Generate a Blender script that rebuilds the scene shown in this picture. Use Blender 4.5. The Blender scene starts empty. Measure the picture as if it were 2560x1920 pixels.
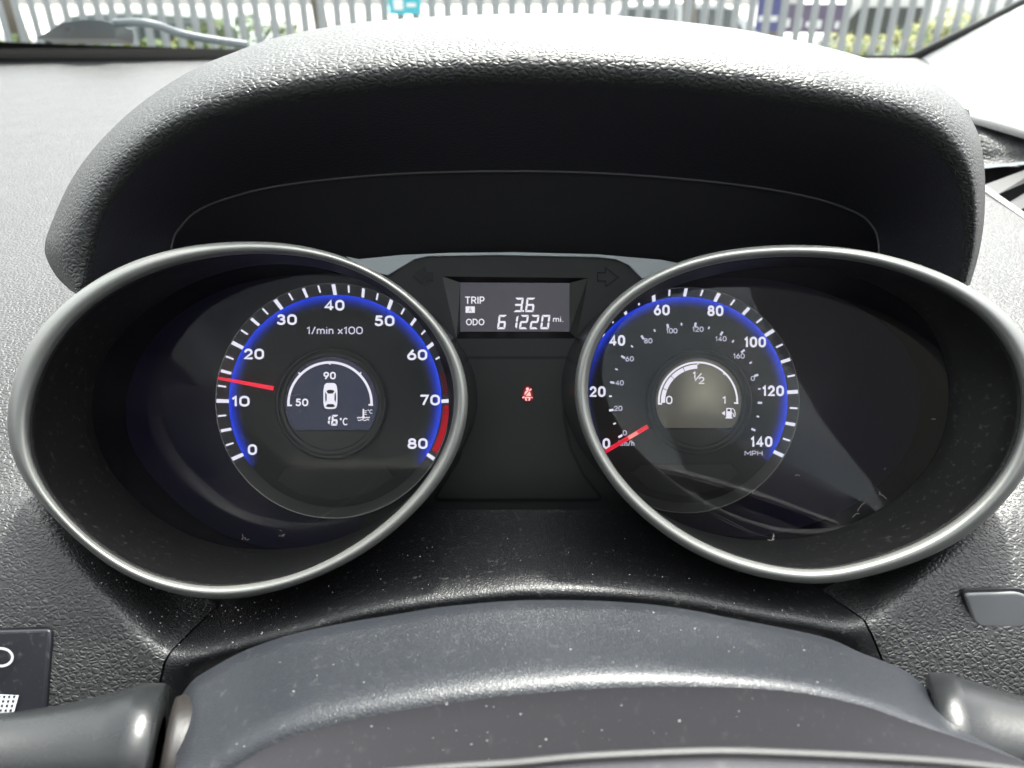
import bpy, bmesh, math, random
from math import sin, cos, tan, pi, radians, atan2, hypot
from mathutils import Vector, Matrix

random.seed(7)
S = bpy.context.scene
COL = S.collection

# ------------------------------------------------------------------ camera
F = 1930.0                      # focal length in photo pixels (2560 wide)
PITCH = radians(28)
CAM = Vector((0, 0, 1.35))
FW = Vector((0, cos(PITCH), -sin(PITCH)))
UP = Vector((0, sin(PITCH), cos(PITCH)))
cd = bpy.data.cameras.new('camera')
cam = bpy.data.objects.new('camera', cd)
COL.objects.link(cam)
cam.location = CAM
cam.rotation_euler = (pi / 2 - PITCH, 0, 0)
cd.sensor_width = 36
cd.lens = F / 2560 * 36
cd.clip_start = 0.01
cd.clip_end = 500
cd.dof.use_dof = True
cd.dof.focus_distance = 0.335
cd.dof.aperture_fstop = 13
S.camera = cam

# ------------------------------------------------------------------ light
EXPO = 2.15
w = bpy.data.worlds.new('World')
S.world = w
w.use_nodes = True
nt = w.node_tree
nt.nodes.clear()
sky = nt.nodes.new('ShaderNodeTexSky')
sky.sky_type = 'NISHITA'
sky.sun_disc = False
SUN_EL, SUN_AZ = radians(64.5), radians(22)       # azimuth from +Y (ahead) towards +X (right)
sky.sun_elevation = SUN_EL
sky.sun_rotation = SUN_AZ
sky.air_density = 1.0
sky.dust_density = 6.0
sky.ozone_density = 1.0
hs = nt.nodes.new('ShaderNodeHueSaturation')     # thin overcast: little blue left
hs.inputs['Saturation'].default_value = 0.35
bg = nt.nodes.new('ShaderNodeBackground')
bg.inputs['Strength'].default_value = 0.15
out = nt.nodes.new('ShaderNodeOutputWorld')
nt.links.new(sky.outputs[0], hs.inputs['Color'])
# broken bright cloud over blue gaps
h2 = nt.nodes.new('ShaderNodeHueSaturation'); h2.inputs['Saturation'].default_value = 1.0; h2.inputs['Value'].default_value = .62
nt.links.new(sky.outputs[0], h2.inputs['Color'])
hs.inputs['Saturation'].default_value = .12; hs.inputs['Value'].default_value = 1.25
wt = nt.nodes.new('ShaderNodeTexCoord'); wn = nt.nodes.new('ShaderNodeTexNoise'); wr = nt.nodes.new('ShaderNodeMapRange'); wm = nt.nodes.new('ShaderNodeMix'); wm.data_type = 'RGBA'
wn.inputs['Scale'].default_value = 3.2; wn.inputs['Detail'].default_value = 5; wr.inputs[1].default_value = .30; wr.inputs[2].default_value = .50
nt.links.new(wt.outputs['Generated'], wn.inputs[0]); nt.links.new(wn.outputs[0], wr.inputs[0]); nt.links.new(wr.outputs[0], wm.inputs[0])
nt.links.new(h2.outputs[0], wm.inputs[6]); nt.links.new(hs.outputs[0], wm.inputs[7]); nt.links.new(wm.outputs[2], bg.inputs[0])
nt.links.new(bg.outputs[0], out.inputs[0])
sd = bpy.data.lights.new('sun', 'SUN')
sd.energy = 2.8
sd.angle = radians(3)
sd.color = (1, 0.96, 0.9)
sun = bpy.data.objects.new('sun', sd)
COL.objects.link(sun)
sdir = Vector((sin(SUN_AZ) * cos(SUN_EL), cos(SUN_AZ) * cos(SUN_EL), sin(SUN_EL)))
sun.rotation_euler = sdir.to_track_quat('Z', 'Y').to_euler()
sun.location = (0, 0, 6)
S.view_settings.view_transform = 'Standard'
S.view_settings.look = 'None'
S.view_settings.exposure = EXPO
S.view_settings.gamma = 1
EM = 1 / 2 ** EXPO              # emission that shows as 1.0 on screen

# ------------------------------------------------------------------ helpers
def W(px, py, d):
    """the point seen at photo pixel (px, py), d metres ahead"""
    return CAM + FW * d + Vector((1, 0, 0)) * ((px - 1280) / F * d) + UP * ((960 - py) / F * d)

ORG = {}

def link(o, parent=None, org=None):
    COL.objects.link(o)
    if parent is not None:
        o.parent = parent
        ORG[o] = ORG[parent]
    else:
        ORG[o] = org if org is not None else Vector((0, 0, 0))
        o.location = ORG[o]
    return o

def empty(name, loc):
    o = bpy.data.objects.new(name, None)
    o.empty_display_size = 0.02
    return link(o, None, Vector(loc))

def tag(o, label=None, cat=None, group=None, kind=None):
    if label: o['label'] = label
    if cat: o['category'] = cat
    if group: o['group'] = group
    if kind: o['kind'] = kind
    return o

def mesh(name, vs, fs, mat, parent=None, smooth=False, fade=None, org=None):
    if parent is not None:
        og = ORG[parent]
    elif org is not None:
        og = Vector(org)
    else:
        og = sum((Vector(v) for v in vs), Vector()) / len(vs)
    me = bpy.data.meshes.new(name)
    me.from_pydata([tuple(Vector(v) - og) for v in vs], [], fs)
    me.materials.append(mat)
    if smooth:
        me.polygons.foreach_set('use_smooth', [True] * len(me.polygons))
    if fade is not None:
        a = me.attributes.new('fade', 'FLOAT', 'POINT')
        a.data.foreach_set('value', fade)
    me.update()
    return link(bpy.data.objects.new(name, me), parent, og)

def fixn(o):
    bm = bmesh.new(); bm.from_mesh(o.data)
    bmesh.ops.recalc_face_normals(bm, faces=bm.faces)
    bm.to_mesh(o.data); bm.free()
    return o

def lerp(a, b, t): return a + (b - a) * t

def table(tab):
    def f(x):
        if x <= tab[0][0]: return tab[0][1]
        for (a, b), (c, d) in zip(tab, tab[1:]):
            if x <= c: return b + (d - b) * (x - a) / (c - a)
        return tab[-1][1]
    return f

def stable(tab):
    """smooth (monotone-ish hermite) table"""
    n = len(tab)
    m = []
    for i in range(n):
        a = tab[max(i - 1, 0)]; c = tab[min(i + 1, n - 1)]
        m.append((c[1] - a[1]) / (c[0] - a[0]))
    def f(x):
        if x <= tab[0][0]: return tab[0][1] + m[0] * (x - tab[0][0])
        if x >= tab[-1][0]: return tab[-1][1] + m[-1] * (x - tab[-1][0])
        for i in range(n - 1):
            if x <= tab[i + 1][0]:
                h = tab[i + 1][0] - tab[i][0]; t = (x - tab[i][0]) / h
                return ((2*t**3 - 3*t*t + 1) * tab[i][1] + (t**3 - 2*t*t + t) * h * m[i]
                        + (-2*t**3 + 3*t*t) * tab[i+1][1] + (t**3 - t*t) * h * m[i+1])
    return f

def catmull(pts, n, closed=False):
    """resample a polyline through pts to n points evenly by length"""
    P = [Vector(p) for p in pts]
    dense = []
    m = len(P)
    segs = m if closed else m - 1
    for i in range(segs):
        if closed:
            p0, p1, p2, p3 = P[i - 1], P[i], P[(i + 1) % m], P[(i + 2) % m]
        else:
            p0, p1, p2, p3 = P[max(i - 1, 0)], P[i], P[i + 1], P[min(i + 2, m - 1)]
        for k in range(12):
            t = k / 12
            dense.append(0.5 * ((2 * p1) + (p2 - p0) * t + (2*p0 - 5*p1 + 4*p2 - p3) * t*t + (3*p1 - p0 - 3*p2 + p3) * t**3))
    dense.append(P[0] if closed else P[-1])
    L = [0]
    for a, b in zip(dense, dense[1:]): L.append(L[-1] + (b - a).length)
    res = []; j = 0
    cnt = n if closed else n - 1
    for i in range(n):
        s = L[-1] * i / cnt
        while j < len(L) - 2 and L[j + 1] < s: j += 1
        t = (s - L[j]) / max(L[j + 1] - L[j], 1e-9)
        res.append(dense[j].lerp(dense[j + 1], min(max(t, 0), 1)))
    return res

def polar(pts, c, n):
    """closed outline -> n points at even angles about c"""
    d = catmull(pts, 720, True)
    A = sorted(((atan2(-(p[1] - c[1]), p[0] - c[0]) % (2 * pi)), hypot(p[0] - c[0], p[1] - c[1])) for p in d)
    A = [(A[-1][0] - 2 * pi, A[-1][1])] + A + [(A[0][0] + 2 * pi, A[0][1])]
    f = table(A)
    r = [f(2 * pi * i / n) for i in range(n)]
    for _ in range(22): r = [(r[i - 1] + 2 * r[i] + r[(i + 1) % n]) / 4 for i in range(n)]
    return [(c[0] + r[i] * cos(2 * pi * i / n), c[1] - r[i] * sin(2 * pi * i / n)) for i in range(n)]

def loft(name, rows, mat, parent=None, closed=False, smooth=True, **k):
    n = len(rows[0]); vs = [v for r in rows for v in r]; fs = []
    for j in range(len(rows) - 1):
        for i in range(n if closed else n - 1):
            a = j * n + i; b = j * n + (i + 1) % n
            fs.append((a, b, b + n, a + n))
    return mesh(name, vs, fs, mat, parent, smooth, **k)

def plate(name, pts, d, mat, parent=None, depth=0.0, **k):
    """flat outline in photo pixels at distance d, thickened away from the viewer"""
    vs = [W(x, y, d(x, y) if callable(d) else d) for x, y in pts]; n = len(pts); fs = [tuple(range(n))]
    if depth:
        vs += [v + FW * depth for v in vs]
        fs += [tuple(range(2 * n - 1, n - 1, -1))]
        fs += [(i, i + n, (i + 1) % n + n, (i + 1) % n) for i in range(n)]
    return mesh(name, vs, fs, mat, parent, **k)

def bbox_pts(x0, y0, x1, y1, r=0, n=5):
    if not r: return [(x0, y0), (x1, y0), (x1, y1), (x0, y1)]
    o = []
    for cx, cy, a0 in ((x1 - r, y0 + r, -90), (x1 - r, y1 - r, 0), (x0 + r, y1 - r, 90), (x0 + r, y0 + r, 180)):
        for i in range(n + 1):
            a = radians(a0 + 90 * i / n); o.append((cx + r * cos(a), cy + r * sin(a)))
    return o

def rounded(pts, r, n=5):
    o = []; m = len(pts)
    for i in range(m):
        p = Vector(pts[i]); a = Vector(pts[i - 1]); b = Vector(pts[(i + 1) % m])
        u = (a - p); v = (b - p); rr = min(r, u.length * .45, v.length * .45)
        s = p + u.normalized() * rr; e = p + v.normalized() * rr
        for k in range(n + 1):
            t = k / n; o.append(tuple((1 - t)**2 * s + 2 * t * (1 - t) * p + t * t * e))
    return o

def stroke_pts(line, wd, cap=True, w2=None):
    """ribbon outline round a polyline in pixel space"""
    P = [Vector(p) for p in line]; Lf = []; Rt = []; n = len(P)
    for i, p in enumerate(P):
        a = P[max(i - 1, 0)]; b = P[min(i + 1, n - 1)]
        t = (b - a).normalized(); nn = Vector((-t.y, t.x))
        h = (wd if w2 is None else lerp(wd, w2, i / (n - 1))) / 2
        Lf.append(p + nn * h); Rt.append(p - nn * h)
    o = list(Lf)
    if cap:
        t = (P[-1] - P[-2]).normalized(); nn = Vector((-t.y, t.x)); h = (w2 or wd) / 2
        o += [P[-1] + nn * h * cos(a) + t * h * sin(a) for a in (pi/5, 2*pi/5, 3*pi/5, 4*pi/5)]
    o += Rt[::-1]
    if cap:
        t = (P[0] - P[1]).normalized(); nn = Vector((-t.y, t.x)); h = wd / 2
        o += [P[0] + nn * h * cos(a) + t * h * sin(a) for a in (pi/5, 2*pi/5, 3*pi/5, 4*pi/5)]
    return [tuple(p) for p in o]

def multi(name, polys, d, mat, parent=None, **k):
    """several flat outlines as one part"""
    vs = []; fs = []
    for pts in polys:
        b = len(vs); vs += [W(x, y, d) for x, y in pts]; fs.append(tuple(range(b, b + len(pts))))
    return mesh(name, vs, fs, mat, parent, **k)

def ribbon(name, line, wd, d, mat, parent=None, closed=False, depth=0, **k):
    P = [Vector(p) for p in line]; n = len(P); vs = []; fs = []
    for i, p in enumerate(P):
        a = P[i - 1] if (i or closed) else P[0]; b = P[(i + 1) % n] if (i < n - 1 or closed) else P[-1]
        t1 = (p - a).normalized() if (p - a).length > 1e-6 else (b - p).normalized(); t2 = (b - p).normalized() if (b - p).length > 1e-6 else t1
        t = (t1 + t2).normalized(); kk = 1 / max(t.dot(t1), .4); nn = Vector((-t.y, t.x)) * wd / 2 * kk
        vs += [W(*(p + nn), d), W(*(p - nn), d)]
    for i in range(n if closed else n - 1):
        j = (i + 1) % n; fs.append((2*i, 2*i + 1, 2*j + 1, 2*j))
    return mesh(name, vs, fs, mat, parent, **k)

def arc(cx, cy, r, a0, a1, n=48):
    return [(cx + r * cos(radians(lerp(a0, a1, i / n))), cy - r * sin(radians(lerp(a0, a1, i / n)))) for i in range(n + 1)]

def _E(cx, cy, rx, ry, a0, a1, n=14):
    return [(cx + rx * cos(radians(lerp(a0, a1, i / n))), cy + ry * sin(radians(lerp(a0, a1, i / n)))) for i in range(n + 1)]
_O = _E(.5, .66, .5, .34, 0, 180) + _E(.5, .34, .5, .34, 180, 360)
GL = {  # centre lines of each sign in a unit box, and its width in cap heights
    '0': (.66, [_O + [_O[0]]]), '1': (.36, [[(.0, .80), (.75, 1), (.75, 0)]]),
    '2': (.62, [_E(.48, .70, .46, .30, 168, -32) + [(0, 0), (1, 0)]]),
    '3': (.62, [_E(.46, .76, .42, .24, 155, -88), _E(.46, .27, .50, .27, 88, -155)]),
    '4': (.68, [[(.72, 0), (.72, 1), (0, .26), (1, .26)]]),
    '5': (.62, [[(.90, 1), (.22, 1), (.12, .53)] + _E(.46, .32, .50, .32, 132, -150)]),
    '6': (.64, [_E(.5, .31, .5, .31, 0, 360, 26), [(.66, 1), (.42, .78), (.12, .48)]]),
    '7': (.60, [[(0, 1), (1, 1), (.36, 0)]]),
    '8': (.64, [_E(.5, .76, .41, .24, 0, 360, 24), _E(.5, .265, .5, .265, 0, 360, 24)]),
    '9': (.64, [_E(.5, .69, .5, .31, 0, 360, 26), [(.34, 0), (.58, .22), (.88, .52)]]),
    'T': (.62, [[(0, 1), (1, 1)], [(.5, 1), (.5, 0)]]), 'I': (.17, [[(.5, 0), (.5, 1)]]),
    'R': (.60, [[(0, 0), (0, 1), (.5, 1)] + _E(.55, .73, .42, .27, 90, -90) + [(0, .46)], [(.5, .46), (1, 0)]]),
    'P': (.58, [[(0, 0), (0, 1), (.5, 1)] + _E(.55, .70, .42, .30, 90, -90) + [(0, .40)]]),
    'O': (.80, [_E(.5, .5, .5, .5, 0, 360, 30)]), 'D': (.70, [[(0, 0), (0, 1), (.4, 1)] + _E(.4, .5, .6, .5, 90, -90) + [(0, 0)]]),
    'A': (.72, [[(0, 0), (.5, 1), (1, 0)], [(.2, .33), (.8, .33)]]), 'H': (.66, [[(0, 0), (0, 1)], [(1, 0), (1, 1)], [(0, .52), (1, .52)]]),
    'M': (.80, [[(0, 0), (0, 1), (.5, .3), (1, 1), (1, 0)]]), 'C': (.66, [_E(.52, .5, .52, .5, 50, 310, 24)]),
    '°': (.24, [_E(.5, .9, .5, .10, 0, 360, 12)]), '/': (.42, [[(0, -.02), (1, 1.02)]]), '.': (.17, [[(.5, 0), (.5, .02)]]), ' ': (.22, []),
    'm': (.80, [[(0, 0), (0, .68)], _E(.25, .43, .25, .25, 180, 0) + [(.5, 0)], _E(.75, .43, .25, .25, 180, 0) + [(1, 0)]]),
    'n': (.48, [[(0, 0), (0, .68)], _E(.5, .40, .5, .28, 180, 0) + [(1, 0)]]), 'h': (.48, [[(0, 0), (0, 1)], _E(.5, .40, .5, .28, 180, 0) + [(1, 0)]]),
    'i': (.17, [[(.5, 0), (.5, .66)], [(.5, .97), (.5, .99)]]), 'x': (.50, [[(0, 0), (1, .66)], [(0, .66), (1, 0)]]), 'k': (.50, [[(0, 0), (0, 1)], [(.95, .68), (.05, .28)], [(.3, .42), (1, 0)]]),
}
def text(name, s, cx, cy, h, d, mat, parent=None, width=None, bold=.165, gap=.10):
    """flat lettering drawn with round-ended strokes: centre (cx, cy), cap height h and width in photo pixels"""
    if bold < .08: bold = .155
    tot = sum(GL[c][0] for c in s) + gap * (len(s) - 1)
    sx = (width / tot) if width else h
    wd = bold * h; x = cx - tot * sx / 2; vs = []; fs = []; lay = 0
    for c in s:
        gw, lines = GL[c]; bw = gw * sx - wd; bh = h - wd
        for ln in lines:
            pts = [Vector((x + wd / 2 + p[0] * max(bw, .01), cy + h / 2 - wd / 2 - p[1] * bh)) for p in ln]
            closed = (pts[0] - pts[-1]).length < 1e-4 and len(pts) > 6
            # round joins: densify corners by drawing a disc at every end
            dd = d - lay * .000015; lay += 1; n = len(pts); b = len(vs)
            for i, p in enumerate(pts):
                a = pts[i - 1] if i else (pts[-2] if closed else pts[0]); q = pts[i + 1] if i < n - 1 else (pts[1] if closed else pts[-1])
                t1 = (p - a).normalized() if (p - a).length > 1e-6 else (q - p).normalized(); t2 = (q - p).normalized() if (q - p).length > 1e-6 else t1
                t = (t1 + t2); t = t.normalized() if t.length > .2 else t1
                k = min(1 / max(t.dot(t1), .35), 1.6); nn = Vector((-t.y, t.x)) * wd / 2 * k
                vs += [W(*(p + nn), dd), W(*(p - nn), dd)]
            for i in range(n - 1): fs.append((b + 2*i, b + 2*i + 1, b + 2*i + 3, b + 2*i + 2))
            if not closed:
                for e, o_ in ((0, 1), (n - 1, n - 2)):
                    p = pts[e]; t = (p - pts[o_]).normalized(); nn = Vector((-t.y, t.x)); b2 = len(vs)
                    vs += [W(*(p + nn * wd / 2 * cos(a) + t * wd / 2 * .8 * sin(a)), dd) for a in [pi * k / 6 for k in range(7)]]
                    fs.append(tuple(range(b2, b2 + 7)))
        x += (gw + gap) * sx
    return mesh(name, vs, fs, mat, parent)

SEG = {'0': 'abcdef', '1': 'bc', '2': 'abged', '3': 'abgcd', '4': 'fgbc', '5': 'afgcd', '6': 'afgedc', '7': 'abc', '8': 'abcdefg', '9': 'abcdfg'}
def seven(ch, x0, y0, x1, y1, st, slant):
    """seven segment digit -> outlines; x0..x1 is the width at the foot"""
    ym = (y0 + y1) / 2; g = st * .14
    def q(x, y): return (x + (y1 - y) * slant, y)
    h = st / 2
    def H(y, up):
        a, b = x0 + g, x1 - g
        if up == 0: pts = [(a + h, y - h), (b - h, y - h), (b, y), (b - h, y + h), (a + h, y + h), (a, y)]
        elif up > 0: pts = [(a + h*.3, y), (b - h*.3, y), (b, y + h*.4), (b - st, y + st), (a + st, y + st), (a, y + h*.4)]
        else: pts = [(a + h*.3, y), (b - h*.3, y), (b, y - h*.4), (b - st, y - st), (a + st, y - st), (a, y - h*.4)]
        return [q(*p) for p in pts]
    def V(x, ya, yb, side):
        s = 1 if side > 0 else -1
        top = ya < ym - 1 and abs(ya - y0) < 1e-6
        if top: pts = [(x, ya + g + h*.4), (x + s*st*.95, ya + g + st), (x + s*st, yb - h*.9), (x + s*h, yb - g), (x, yb - h*.7)]
        else: pts = [(x, yb - g - h*.4), (x + s*st*.95, yb - g - st), (x + s*st, ya + h*.9), (x + s*h, ya + g), (x, ya + h*.7)]
        return [q(*p) for p in pts]
    D = {'a': lambda: H(y0, 1), 'g': lambda: H(ym, 0), 'd': lambda: H(y1, -1),
         'f': lambda: V(x0, y0, ym, 1), 'b': lambda: V(x1, y0, ym, -1), 'e': lambda: V(x0, ym, y1, 1), 'c': lambda: V(x1, ym, y1, -1)}
    return [D[s]() for s in SEG[ch]]

def tube(name, pts, r, mat, parent=None, n=8, closed=False, **k):
    rows = []
    m = len(pts)
    for i, p in enumerate(pts):
        a = pts[i - 1] if (i or closed) else pts[0]
        b = pts[(i + 1) % m] if (i < m - 1 or closed) else pts[-1]
        t = (b - a).normalized()
        u = t.cross(Vector((0.13, 0.2, 1))).normalized(); v = t.cross(u)
        rr = r[i] if isinstance(r, list) else r
        rows.append([p + (u * cos(2*pi*j/n) + v * sin(2*pi*j/n)) * rr for j in range(n)])
    if closed: rows.append(rows[0])
    o = loft(name, rows, mat, parent, closed=True, **k)
    return fixn(o)

def box(vs, fs, x0, x1, y0, y1, z0, z1):
    b = len(vs)
    vs += [Vector((x, y, z)) for z in (z0, z1) for y in (y0, y1) for x in (x0, x1)]
    fs += [tuple(b + i for i in f) for f in ((0, 2, 3, 1), (4, 5, 7, 6), (0, 1, 5, 4), (2, 6, 7, 3), (0, 4, 6, 2), (1, 3, 7, 5))]

# ------------------------------------------------------------------ materials
def mat(name, col, rough=.5, metal=0, spec=.5, coat=0):
    m = bpy.data.materials.new(name); m.use_nodes = True
    b = m.node_tree.nodes['Principled BSDF']
    b.inputs['Base Color'].default_value = (*col, 1)
    b.inputs['Roughness'].default_value = rough
    b.inputs['Metallic'].default_value = metal
    b.inputs['Specular IOR Level'].default_value = spec
    b.inputs['Coat Weight'].default_value = coat
    return m

def N(m, t): return m.node_tree.nodes.new(t)
def LK(m, a, b): m.node_tree.links.new(a, b)

def grain(m, scale, dist, strength=1.0, kind='leather', stretch=(1, 1, 1), rv=0.0, dust=0.0):
    """moulded plastic grain as fine relief, with slight wear in the gloss and a little dust"""
    b = m.node_tree.nodes['Principled BSDF']
    tc = N(m, 'ShaderNodeTexCoord'); mp = N(m, 'ShaderNodeMapping')
    mp.inputs['Scale'].default_value = stretch
    LK(m, tc.outputs['Object'], mp.inputs[0])
    nz = N(m, 'ShaderNodeTexNoise'); nz.inputs['Scale'].default_value = scale * .8; nz.inputs['Detail'].default_value = 2
    LK(m, mp.outputs[0], nz.inputs[0])
    if kind == 'leather':
        add = N(m, 'ShaderNodeVectorMath'); add.operation = 'MULTIPLY_ADD'
        add.inputs[1].default_value = (.9 / scale,) * 3
        LK(m, nz.outputs['Color'], add.inputs[0]); LK(m, mp.outputs[0], add.inputs[2])
        vo = N(m, 'ShaderNodeTexVoronoi'); vo.feature = 'DISTANCE_TO_EDGE'; vo.inputs['Scale'].default_value = scale
        LK(m, add.outputs[0], vo.inputs[0])
        mr = N(m, 'ShaderNodeMapRange'); mr.inputs[1].default_value = .02; mr.inputs[2].default_value = .30
        mr.interpolation_type = 'SMOOTHSTEP'; mr.inputs[3].default_value = 0; mr.inputs[4].default_value = 1
        LK(m, vo.outputs['Distance'], mr.inputs[0]); src = mr.outputs[0]
    else:
        src = nz.outputs[0]
    bp = N(m, 'ShaderNodeBump'); bp.inputs['Strength'].default_value = strength; bp.inputs['Distance'].default_value = dist
    LK(m, src, bp.inputs['Height']); LK(m, bp.outputs[0], b.inputs['Normal'])
    if rv:
        n2 = N(m, 'ShaderNodeTexNoise'); n2.inputs['Scale'].default_value = 30; n2.inputs['Detail'].default_value = 5
        LK(m, tc.outputs['Object'], n2.inputs[0])
        m2 = N(m, 'ShaderNodeMapRange'); r0 = b.inputs['Roughness'].default_value
        m2.inputs[1].default_value = .3; m2.inputs[2].default_value = .7
        m2.inputs[3].default_value = r0 - rv; m2.inputs[4].default_value = r0 + rv
        LK(m, n2.outputs[0], m2.inputs[0]); LK(m, m2.outputs[0], b.inputs['Roughness'])
    if dust:
        n3 = N(m, 'ShaderNodeTexNoise'); n3.inputs['Scale'].default_value = 420; n3.inputs['Detail'].default_value = 4
        LK(m, tc.outputs['Object'], n3.inputs[0])
        n4 = N(m, 'ShaderNodeTexNoise'); n4.inputs['Scale'].default_value = 14; n4.inputs['Detail'].default_value = 3
        LK(m, tc.outputs['Object'], n4.inputs[0])
        mul = N(m, 'ShaderNodeMath'); mul.operation = 'MULTIPLY'
        r3 = N(m, 'ShaderNodeMapRange'); r3.inputs[1].default_value = .6; r3.inputs[2].default_value = .75
        LK(m, n3.outputs[0], r3.inputs[0]); LK(m, r3.outputs[0], mul.inputs[0]); LK(m, n4.outputs[0], mul.inputs[1])
        m5 = N(m, 'ShaderNodeMath'); m5.operation = 'MULTIPLY'; m5.inputs[1].default_value = dust
        LK(m, mul.outputs[0], m5.inputs[0])
        mx = N(m, 'ShaderNodeMix'); mx.data_type = 'RGBA'
        mx.inputs[6].default_value = b.inputs['Base Color'].default_value
        mx.inputs[7].default_value = (.35, .33, .3, 1)
        LK(m, m5.outputs[0], mx.inputs[0]); LK(m, mx.outputs[2], b.inputs['Base Color'])
    return m

def glow(name, col, st, fade=False, lo=0.0, power=1.0, base=(0.01, 0.01, 0.012), rough=.3):
    m = mat(name, base, rough)
    b = m.node_tree.nodes['Principled BSDF']
    b.inputs['Emission Color'].default_value = (*col, 1)
    b.inputs['Emission Strength'].default_value = st * EM
    if fade:
        at = N(m, 'ShaderNodeAttribute'); at.attribute_name = 'fade'
        pw = N(m, 'ShaderNodeMath'); pw.operation = 'POWER'; pw.inputs[1].default_value = power
        mr = N(m, 'ShaderNodeMapRange'); mr.inputs[3].default_value = lo * st * EM; mr.inputs[4].default_value = st * EM
        LK(m, at.outputs['Fac'], pw.inputs[0]); LK(m, pw.outputs[0], mr.inputs[0]); LK(m, mr.outputs[0], b.inputs['Emission Strength'])
    return m

def glass(name, tint=(1, 1, 1), refl=1.0, rough=0.0, ior=1.45):
    m = bpy.data.materials.new(name); m.use_nodes = True
    n = m.node_tree; n.nodes.clear()
    o = n.nodes.new('ShaderNodeOutputMaterial'); mx = n.nodes.new('ShaderNodeMixShader')
    t = n.nodes.new('ShaderNodeBsdfTransparent'); t.inputs[0].default_value = (*tint, 1)
    g = n.nodes.new('ShaderNodeBsdfGlossy'); g.inputs['Roughness'].default_value = rough
    fr = n.nodes.new('ShaderNodeFresnel'); fr.inputs[0].default_value = ior
    ml = n.nodes.new('ShaderNodeMath'); ml.operation = 'MULTIPLY'; ml.inputs[1].default_value = refl
    n.links.new(fr.outputs[0], ml.inputs[0]); n.links.new(ml.outputs[0], mx.inputs[0])
    n.links.new(t.outputs[0], mx.inputs[1]); n.links.new(g.outputs[0], mx.inputs[2]); n.links.new(mx.outputs[0], o.inputs[0])
    return m

M = {}
M['dash'] = grain(mat('dash_grain', (.030, .031, .032), .48), 600, .00022, 1, stretch=(.75, 1, 1), rv=.05, dust=.25)
M['dash_fine'] = grain(mat('dash_fine_grain', (.012, .0125, .014), .42, spec=.38), 850, .00009, .8, rv=.05, dust=.3)
M['hood'] = grain(mat('hood_grain', (.027, .029, .029), .50), 520, .00032, 1, stretch=(.7, 1, 1), rv=.04, dust=.1)
M['hood_under'] = grain(mat('hood_under', (.024, .024, .032), .62), 560, .00014, .8, stretch=(.6, 1, 1))
M['seam'] = mat('seam_edge', (.09, .09, .095), .4)
M['inner'] = grain(mat('inner_panel', (.012, .012, .015), .7), 900, .0001, .5)
M['shroud'] = grain(mat('shroud_plastic', (.012, .014, .018), .40, spec=.6), 1100, .00006, .9, rv=.03, dust=.12)
M['shroud_face'] = grain(mat('shroud_face', (.026, .025, .029), .55, spec=.3), 1500, .00004, .5, 'noise', dust=.1)
M['silver'] = grain(mat('silver_paint', (.22, .225, .215), .42, .6), 5000, .00002, .6, 'noise')
M['silver_flat'] = grain(mat('silver_trim', (.60, .66, .69), .4, .2), 5000, .00001, .5, 'noise')
M['hub_strip'] = grain(mat('hub_strip', (.08, .08, .08), .5, .3), 1500, .0001, .5, 'noise')
M['gloss_black'] = mat('gloss_black', (.012, .012, .014), .16)
M['pod_wall'] = grain(mat('pod_wall', (.008, .008, .0075), .55, spec=.3), 2500, .00003, .6, 'noise', dust=.25)
M['plate'] = grain(mat('gauge_backplate', (.018, .015, .046), .35), 2500, .00002, .4, 'noise')
M['face'] = grain(mat('dial_face', (.015, .0155, .017), .5), 4000, .00002, .4, 'noise')
M['face_step'] = grain(mat('dial_step', (.05, .051, .05), .5), 4000, .00002, .4, 'noise')
M['foot'] = grain(mat('dial_foot', (.034, .0345, .034), .5), 4000, .00002, .4, 'noise')
M['tick_ring'] = grain(mat('tick_ring', (.13, .134, .124), .34), 4000, .00001, .4, 'noise')
M['ring_edge'] = mat('ring_edge', (.4, .4, .38), .25, .5)
M['white'] = glow('lit_white', (.86, .86, 1.0), .98)
M['white_dim'] = glow('lit_white_dim', (.78, .76, .97), .80)
M['lcd_white'] = glow('lcd_white', (.90, .88, .98), .98)
M['blue'] = glow('lit_blue', (.012, .055, .9), .95, True, 0, 2.5)
M['red_needle'] = glow('needle_red', (1.0, .015, .05), .75, base=(.5, .02, .04))
M['pink_needle'] = glow('needle_pale', (1.0, .28, .24), .95, base=(.6, .3, .3))
M['redline'] = glow('redline', (.8, .004, .015), .5, base=(.1, .005, .01))
M['redline_dim'] = glow('redline_dim', (.6, .004, .015), .18, base=(.08, .005, .01))
M['lcd_left'] = glow('lcd_navy', (.45, .48, 1.0), .045, base=(.012, .012, .02), rough=.2)
M['lcd_dark'] = mat('lcd_dark', (.012, .012, .016), .3)
M['lcd_trip'] = glow('lcd_slate', (.8, .75, .95), .065, base=(.02, .02, .025), rough=.08)
M['lcd_fuel'] = glow('lcd_olive', (.95, .9, .68), .27, True, .27, 1.1, base=(.04, .04, .035), rough=.3)  # backlight, plus a reflected bright centre painted into the emission
M['panel'] = grain(mat('centre_panel', (.026, .028, .030), .5), 3000, .00002, .4, 'noise', dust=.05)
M['panel2'] = grain(mat('warning_panel', (.030, .030, .030), .42), 3000, .00002, .4, 'noise')
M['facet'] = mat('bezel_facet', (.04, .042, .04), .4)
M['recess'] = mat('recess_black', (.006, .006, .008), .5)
M['arrow'] = mat('arrow_dark', (.006, .006, .008), .25)
M['red_icon'] = glow('lamp_red_core', (1.0, .55, .52), 1.25)
M['red_halo'] = glow('lamp_red_bleed', (1.0, .0, .03), .55, True, 0, 1.2)
M['lens'] = glass('gauge_lens', (.97, .97, .98), 2.4, 0.03)
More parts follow.
